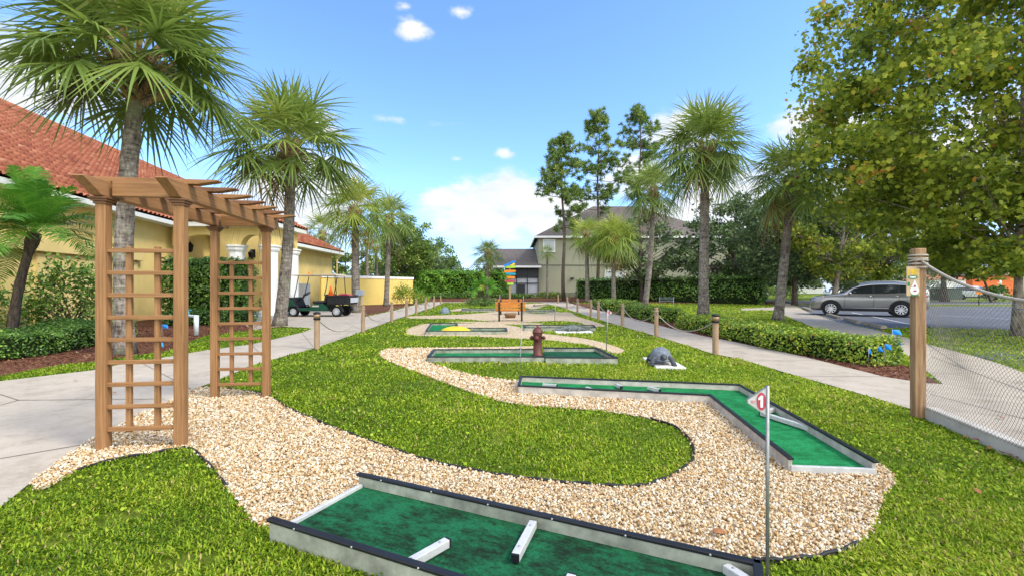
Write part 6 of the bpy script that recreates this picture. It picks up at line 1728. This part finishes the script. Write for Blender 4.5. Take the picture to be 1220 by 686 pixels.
broad_tree('distant tree behind the pale parked car', (62, 110, 0), 3, (0, 0, 8), (12, 6, 6.6), .5, 90, 5000, .8, 'oak', 64, 'bark', 1.6, group='distant trees')
broad_tree('distant tree in the gap behind the dark hedge end', (50, 95, 0), 3, (0, 0, 7), (9, 6, 6), .5, 80, 4500, .7, 'bright', 65, 'bark', 1.4, group='distant trees', tmean=.35)
# left back
broad_tree('bright green tree behind the right end of the yellow enclosure wall', (-14.0, 58, 0), 2.4, (0, 0, 6.2), (2.9, 2.6, 3.9), .24, 110, 9500, .32, 'bright', 66, 'bark', .75, group='trees behind the enclosure')
broad_tree('tall thin airy tree left of the back hedge', (-12.4, 62, 0), 3, (0, 0, 6.6), (1.9, 1.8, 4.0), .16, 40, 2200, .32, 'bright', 67, 'bark', .7, group='trees behind the enclosure', tmean=.5)
broad_tree('loose olive green tree behind the left end of back hedge', (-12.6, 76, 0), 2.4, (0, 0, 6.2), (3.0, 2.6, 3.4), .2, 60, 3200, .38, 'bright', 68, 'bark', .9, group='trees behind the enclosure', tmean=.4)
broad_tree('dark low tree between enclosure wall and back hedge', (-13.4, 64, 0), 1.0, (0, 0, 2.2), (2.2, 2, 2.4), .2, 60, 5200, .34, 'hedge_dark', 69, 'bark', .8, group='trees behind the enclosure')
broad_tree('yellow green rounded tree peeking over the enclosure wall by the roof corner', (-19.0, 52, 0), 1.8, (0, 0, 3.6), (3.2, 2.6, 2.6), .2, 50, 4200, .3, 'bright', 70, 'bark', .7, group='trees behind the enclosure', tmean=.6)
broad_tree('olive tree standing behind the enclosure wall palms', (-14.5, 66, 0), 2.6, (0, 0, 5.0), (5, 3.5, 3.6), .24, 80, 6000, .34, 'oak', 71, 'bark', .8, group='trees behind the enclosure', tmean=.55)
for i, (x, y, s, lb) in enumerate(((-32, 120, 1.0, 'far tree left of the pool cage, low on the horizon'), (-4, 130, .8, 'far tree showing through the pool cage frame'), (-20, 125, .9, 'far tree behind the distant low palm'))):
    broad_tree(lb, (x, y, 0), 2, (0, 0, 5 * s), (10 * s, 5, 5 * s), .4, 70, 4000, .7, 'oak', 80 + i, 'bark', 1.5, group='distant trees')

# ------------------------------------------------------------------ hedges and shrubs
hedge('glossy clipped hedge at the back between the grey dome and signpost', [(-12.3, 58), (-.4, 58), (-.4, 60.6), (-12.3, 60.6)], 3.45, .23, 15000, 'hedge', 101, group='tall clipped hedges', jitter=.26, tmean=.5)
hedge('long dark green hedge between the palms and sage building', [(7.8, 55.5), (21.4, 39.2), (22.6, 40.4), (9.2, 57.5)], 2.45, .20, 17000, 'hedge_dark', 102, group='tall clipped hedges', jitter=.20, tmean=.52)
hedge('near low yellow green hedge along the right path, ending at blue flags', [(5.72, 16.0), (5.80, 13.6), (5.78, 11.5), (5.80, 10.2), (6.08, 8.85), (6.35, 8.05), (6.95, 8.05), (7.10, 8.5), (6.95, 9.6), (6.95, 12), (7.0, 16.2)], .43, .060, 17000, 'hedge_yellow', 103, group='low hedges along the right path', jitter=.07, tmean=.52, aspect=.6)
hedge('middle low hedge between the near hedge and the leaning slender palm', [(5.75, 18.4), (7.0, 18.4), (7.0, 25), (5.7, 25)], .50, .08, 6000, 'hedge_yellow', 104, group='low hedges along the right path', jitter=.08, tmean=.38)
hedge('far low hedge of the right path, nearest the palms at the back', [(5.9, 28), (8.0, 28), (8.0, 34), (5.9, 34)], .55, .10, 5000, 'hedge_yellow', 105, group='low hedges along the right path', jitter=.09, tmean=.35)
hedge('low dark clipped border hedge in front of the clubhouse', [G(-80, 436), G(0, 430), G(50, 424), G(110, 412.5), G(165, 404), (-13.6, 13.6), (-12.3, 11.6), (-11.5, 10.7), (-11.3, 9.6)], .46, .055, 15000, 'hedge_dark', 106, group='low clubhouse borders', jitter=.07, tmean=.5)
hedge('low leafy border below the porch columns', [(-12.9, 16.8), (-10.5, 17.6), (-10.3, 18.4), (-12.9, 18.2)], .5, .08, 3500, 'hedge_dark', 107, group='low clubhouse borders', jitter=.08, tmean=.42)
hedge('boxy dark green hedge before the clubhouse porch', [(-14.4, 18.6), (-11.3, 18.9), (-11.5, 20.3), (-14.4, 20.3)], 2.55, .13, 10000, 'hedge_dark', 108, group='tall clipped hedges', jitter=.14, tmean=.5)
shrub('open glossy leaved shrub against the clubhouse wall by the date palm', (-13.5, 13.9, 0), (1.55, .8, 1.55), .15, 2600, 'hedge_dark', 110, 'shrub', 'clubhouse shrubs', stems=16, tmean=.55, aspect=.42)
shrub('second glossy leaved shrub at the far left edge', (-15.4, 12.8, 0), (1.3, .8, 1.45), .15, 1900, 'hedge_dark', 111, 'shrub', 'clubhouse shrubs', stems=12, tmean=.5, aspect=.42)
shrub('small shrub on the porch between the columns', (-12.4, 23.4, .1), (.7, .5, .75), .16, 500, 'hedge_dark', 112, 'shrub', 'clubhouse shrubs', stems=4)
sh = shrub('bushy plant with yellow flowers at the right end of the enclosure wall', (-8.95, 38.5, 0), (1.25, 1.0, 1.15), .17, 1500, 'hedge_yellow', 113, 'flowering_shrub', 'flowering plants by the left path', stems=5, tmean=.5, aspect=.35)
for i, (x, y, s, lb) in enumerate(((-8.1, 40.5, .8, 'smaller yellow flowered plant right of the bushy one'), (-9.0, 45, .8, 'yellow flowered plant farthest along the left path'))):
    shrub(lb, (x, y, 0), (1.0 * s, .9 * s, .8 * s), .17, 700, 'hedge_yellow', 114 + i, 'flowering_shrub', 'flowering plants by the left path', stems=4, tmean=.5, aspect=.35)
rp = random.Random(3)
for o_, n_, rr in ((sh, 16, (1.1, .8, 1.2)),):
    mb = MB()
    for k in range(n_): mb.ell((rp.uniform(-1, 1) * rr[0], -abs(rp.uniform(.3, 1)) * rr[1], rp.uniform(.35, 1) * rr[2]), (.06, .06, .05), 6, 4)
    mb.build('flower', M['petal'], o_)
shrub('low border plants at the foot of the back hedge, left part', (-7.6, 55.5, .1), (3.6, 1.0, .55), .22, 1500, 'hedge_dark', 120, 'border_plant', 'low plants before the back hedge', stems=0, tmean=.5)
shrub('low border plants at the foot of the back hedge, right part', (-.8, 55.8, .1), (3.2, .9, .5), .22, 1200, 'hedge_dark', 121, 'border_plant', 'low plants before the back hedge', stems=0, tmean=.5)
shrub('low plants below the sage wall beside the smallest palm', (3.8, 55.5, .1), (3.6, .9, .6), .2, 1400, 'bright', 122, 'border_plant', 'low plants before the back hedge', stems=0, tmean=.4)
shrub('rounded clump of border grass under the small feathery palms', (-2.35, 36.6, 0), (1.5, .9, .42), .30, 1500, 'liriope', 123, 'border_grass', None, 'ornamental grass', stems=0, aspect=.12)
shrub('grey green shrub row behind the silver vehicle', (39, 47, 0), (6.0, 1.5, 2.6), .30, 4200, 'oak', 124, 'shrub', 'shrubs behind the car park', stems=6, tmean=.62)
shrub('bright clipped shrub in the distance left of the silver vehicle', (43, 72, 0), (3.2, 1.5, 1.3), .3, 1500, 'bright', 125, 'shrub', 'shrubs behind the car park', stems=0, tmean=.6)
shrub('dark shrub beside the white vehicle at right', (50.5, 47.5, 0), (1.6, 1, 1.2), .24, 1100, 'hedge_dark', 126, 'shrub', 'shrubs behind the car park', stems=4)

# ------------------------------------------------------------------ fallen leaves
def leaf_proto():
    t = MB()
    pr = [(-.05, 0, .0), (-.03, -.022, .010), (.01, -.03, .014), (.05, -.006, .002), (.06, .0, .012), (.03, .02, .02), (-.02, .026, .012)]
    t.add(pr, [tuple(range(7))]); o = t.build('fallen_leaf', M['deadleaf']); m_ = o.modifiers.new('s', 'SOLIDIFY'); m_.thickness = .002
    return tag(o, 'curled brown fallen leaf lying flat on the ground', 'leaf', 'fallen brown leaves')
LV = [(395, 478), (432, 500), (1150, 524), (1163, 527), (1200, 545), (1210, 549), (960, 421), (1100, 520), (1025, 545), (90, 455), (135, 470), (445, 505), (855, 640), (1085, 515), (1180, 537), (1192, 500), (700, 470), (262, 489), (1012, 398), (1165, 590), (1120, 600)]
lp = leaf_proto()
for i, (x, y) in enumerate(LV):
    o = lp if i == 0 else lp.copy()
    if i: COL.objects.link(o)
    X, Y = G(x, y); o.location = (X, Y, .028); o.rotation_euler = (rnd.uniform(-.3, .3), rnd.uniform(-.3, .3), rnd.uniform(0, 6.28)); s = rnd.uniform(.45, .85); o.scale = (s, s, s)
pebbles(); grass(); chips()
SUN_E, SUN_A, SKY_E, EXPO = 1.5, 13.0, 0.15, 1.05
SKY_TINT = (.80, .97, 1.22); HAZE_COL = (1.75, 2.25, 3.4)
CLOUD_C = (1.0, 1.0, 1.0); CLOUD_D = (.78, .82, .87); CLOUD_K = 3.6; CLOUD_FILL = 10.0
# ------------------------------------------------------------------ camera, sun, sky
cam = bpy.data.cameras.new('camera'); cam.lens = 36 * F / 1220; cam.sensor_width = 36; cam.sensor_fit = 'HORIZONTAL'
cam.clip_start = .05; cam.clip_end = 2000; cam.shift_y = 1 / 1220
co = bpy.data.objects.new('camera', cam); COL.objects.link(co); co.location = (0, 0, H); co.rotation_euler = (pi / 2, 0, 0); SC.camera = co

SUN = Vector((.70, -.32, .90)).normalized()
sl = bpy.data.lights.new('sun', 'SUN'); sl.energy = SUN_E; sl.angle = radians(SUN_A); sl.color = (1, .95, .87)
so = bpy.data.objects.new('sun', sl); COL.objects.link(so); so.location = (0, 0, 40); so.rotation_euler = SUN.to_track_quat('Z', 'Y').to_euler()

w = bpy.data.worlds.new('World'); SC.world = w; w.use_nodes = True
nt = w.node_tree; nt.nodes.clear(); N = NT(nt)
sky = N.n('ShaderNodeTexSky', sky_type='NISHITA'); sky.sun_disc = False
sky.sun_elevation = math.asin(SUN.z); sky.sun_rotation = atan2(SUN.x, SUN.y)
sky.air_density = 1.0; sky.dust_density = 0.3; sky.ozone_density = 3.0; sky.altitude = 0
tc = N.n('ShaderNodeTexCoord').outputs['Generated']
sx = N.n('ShaderNodeSeparateXYZ'); N.l(tc, sx.inputs[0])
zz = N.math('ADD', N.math('MAXIMUM', sx.outputs[2], 0.0), 0.12)
dv = N.n('ShaderNodeVectorMath', operation='DIVIDE'); N.l(tc, dv.inputs[0])
cz = N.n('ShaderNodeCombineXYZ'); N.l(zz, cz.inputs[0]); N.l(zz, cz.inputs[1]); cz.inputs[2].default_value = 1.0; N.l(cz.outputs[0], dv.inputs[1])
nA = N.math('ADD', N.math('MULTIPLY', N.noise(N.vmap(tc, (1, 1, 2.0)), 4.2, 10, 0.62), .55), N.math('MULTIPLY', N.noise(N.vmap(tc, (1, 1, 1.8)), 17, 8, 0.6), .45))       # billow shapes round named cloud banks
nB = N.noise(dv.outputs[0], .55, 8, 0.6)                  # unseen bright cloud added behind the camera as fill light
total = None
CL = [((490, 34), .060, .9, 2.0), ((548, 14), .045, .7, 2.0), ((480, 8), .03, .6, 2), ((590, 250), .20, 1.25, 1.9), ((660, 262), .18, 1.2, 1.9), ((530, 236), .09, .9, 2.0), ((350, 232), .20, 1.25, 1.6), ((280, 245), .14, 1.0, 1.6), ((40, 88), .18, .95, 1.6), ((820, 150), .13, 1.0, 1.6), ((860, 262), .24, 1.2, 1.6), ((980, 150), .12, 1.0, 1.8), ((760, 210), .14, .8, 1.8), ((380, 150), .10, .7, 1.6), ((1120, 200), .3, 1.0, 1.6), ((600, 182), .04, .62, 2.0), ((480, 143), .16, .42, 9.0), ((545, 190), .035, .5, 2.5), ((960, 146), .10, 1.0, 1.8)]
for (px, py), r, amp, sq in CL:
    d = Vector(((px - CX) / F, 1, (CY - py) / F)).normalized()
    sub = N.n('ShaderNodeVectorMath', operation='SUBTRACT'); N.l(tc, sub.inputs[0]); sub.inputs[1].default_value = d
    mul = N.n('ShaderNodeVectorMath', operation='MULTIPLY'); N.l(sub.outputs[0], mul.inputs[0]); mul.inputs[1].default_value = (1, 1, sq)
    ln = N.n('ShaderNodeVectorMath', operation='LENGTH'); N.l(mul.outputs[0], ln.inputs[0])
    g = N.math('MULTIPLY', N.math('SUBTRACT', 1.0, N.math('MINIMUM', N.math('DIVIDE', ln.outputs[1], r), 1.0)), amp)
    total = g if total is None else N.math('MAXIMUM', total, g)
ndet = N.math('MULTIPLY', N.math('SUBTRACT', nA, .5), 2.3)
m1 = N.math('ADD', total, ndet)
mr = N.n('ShaderNodeMapRange'); mr.interpolation_type = 'SMOOTHSTEP'; mr.inputs[1].default_value = .22; mr.inputs[2].default_value = .66; N.l(m1, mr.inputs[0])
hasc = N.math('GREATER_THAN', total, 0.001)
soft = N.n('ShaderNodeMapRange'); soft.interpolation_type = 'SMOOTHSTEP'; soft.inputs[1].default_value = 0.0; soft.inputs[2].default_value = .45; N.l(total, soft.inputs[0])
m1 = N.math('MULTIPLY', mr.outputs[0], soft.outputs[0])
back = N.n('ShaderNodeMapRange'); back.interpolation_type = 'SMOOTHSTEP'; back.inputs[1].default_value = .15; back.inputs[2].default_value = -.25; N.l(sx.outputs[1], back.inputs[0])
rb = N.n('ShaderNodeMapRange'); rb.interpolation_type = 'SMOOTHSTEP'; rb.inputs[1].default_value = .36; rb.inputs[2].default_value = .50; N.l(nB, rb.inputs[0])
m2 = N.math('MULTIPLY', rb.outputs[0], back.outputs[0])
mask = N.math('MAXIMUM', m1, m2)
hz = N.n('ShaderNodeMapRange'); hz.interpolation_type = 'SMOOTHSTEP'; hz.inputs[1].default_value = .24; hz.inputs[2].default_value = .0; hz.inputs[3].default_value = 0; hz.inputs[4].default_value = .55; N.l(sx.outputs[2], hz.inputs[0])
skyc = N.mix(1.0, sky.outputs[0], SKY_TINT, 'MULTIPLY')
skyc = N.mix(hz.outputs[0], skyc, HAZE_COL)
sh = N.noise(N.vmap(tc, (1, 1, 2.4)), 9, 6, .6)
ccol = N.ramp(sh, [(.32, CLOUD_D), (.58, CLOUD_C)])
vs_ = N.n('ShaderNodeVectorMath', operation='SCALE'); N.l(ccol, vs_.inputs[0]); N.l(N.math('ADD', CLOUD_K, N.math('MULTIPLY', back.outputs[0], CLOUD_FILL - CLOUD_K)), vs_.inputs[3])
fin = N.mix(N.math('MULTIPLY', mask, .94), skyc, vs_.outputs[0])
bg = N.n('ShaderNodeBackground'); N.l(fin, bg.inputs[0]); bg.inputs[1].default_value = SKY_E
ow = N.n('ShaderNodeOutputWorld'); N.l(bg.outputs[0], ow.inputs[0])
SC.view_settings.view_transform = 'Standard'; SC.view_settings.look = 'None'; SC.view_settings.gamma = 1; SC.view_settings.use_curve_mapping = False
SC.view_settings.exposure = EXPO
SC.render.engine = 'CYCLES'
SC.cycles.max_bounces = 6; SC.cycles.diffuse_bounces = 3; SC.cycles.transmission_bounces = 4; SC.cycles.transparent_max_bounces = 8
SC.cycles.use_denoising = True
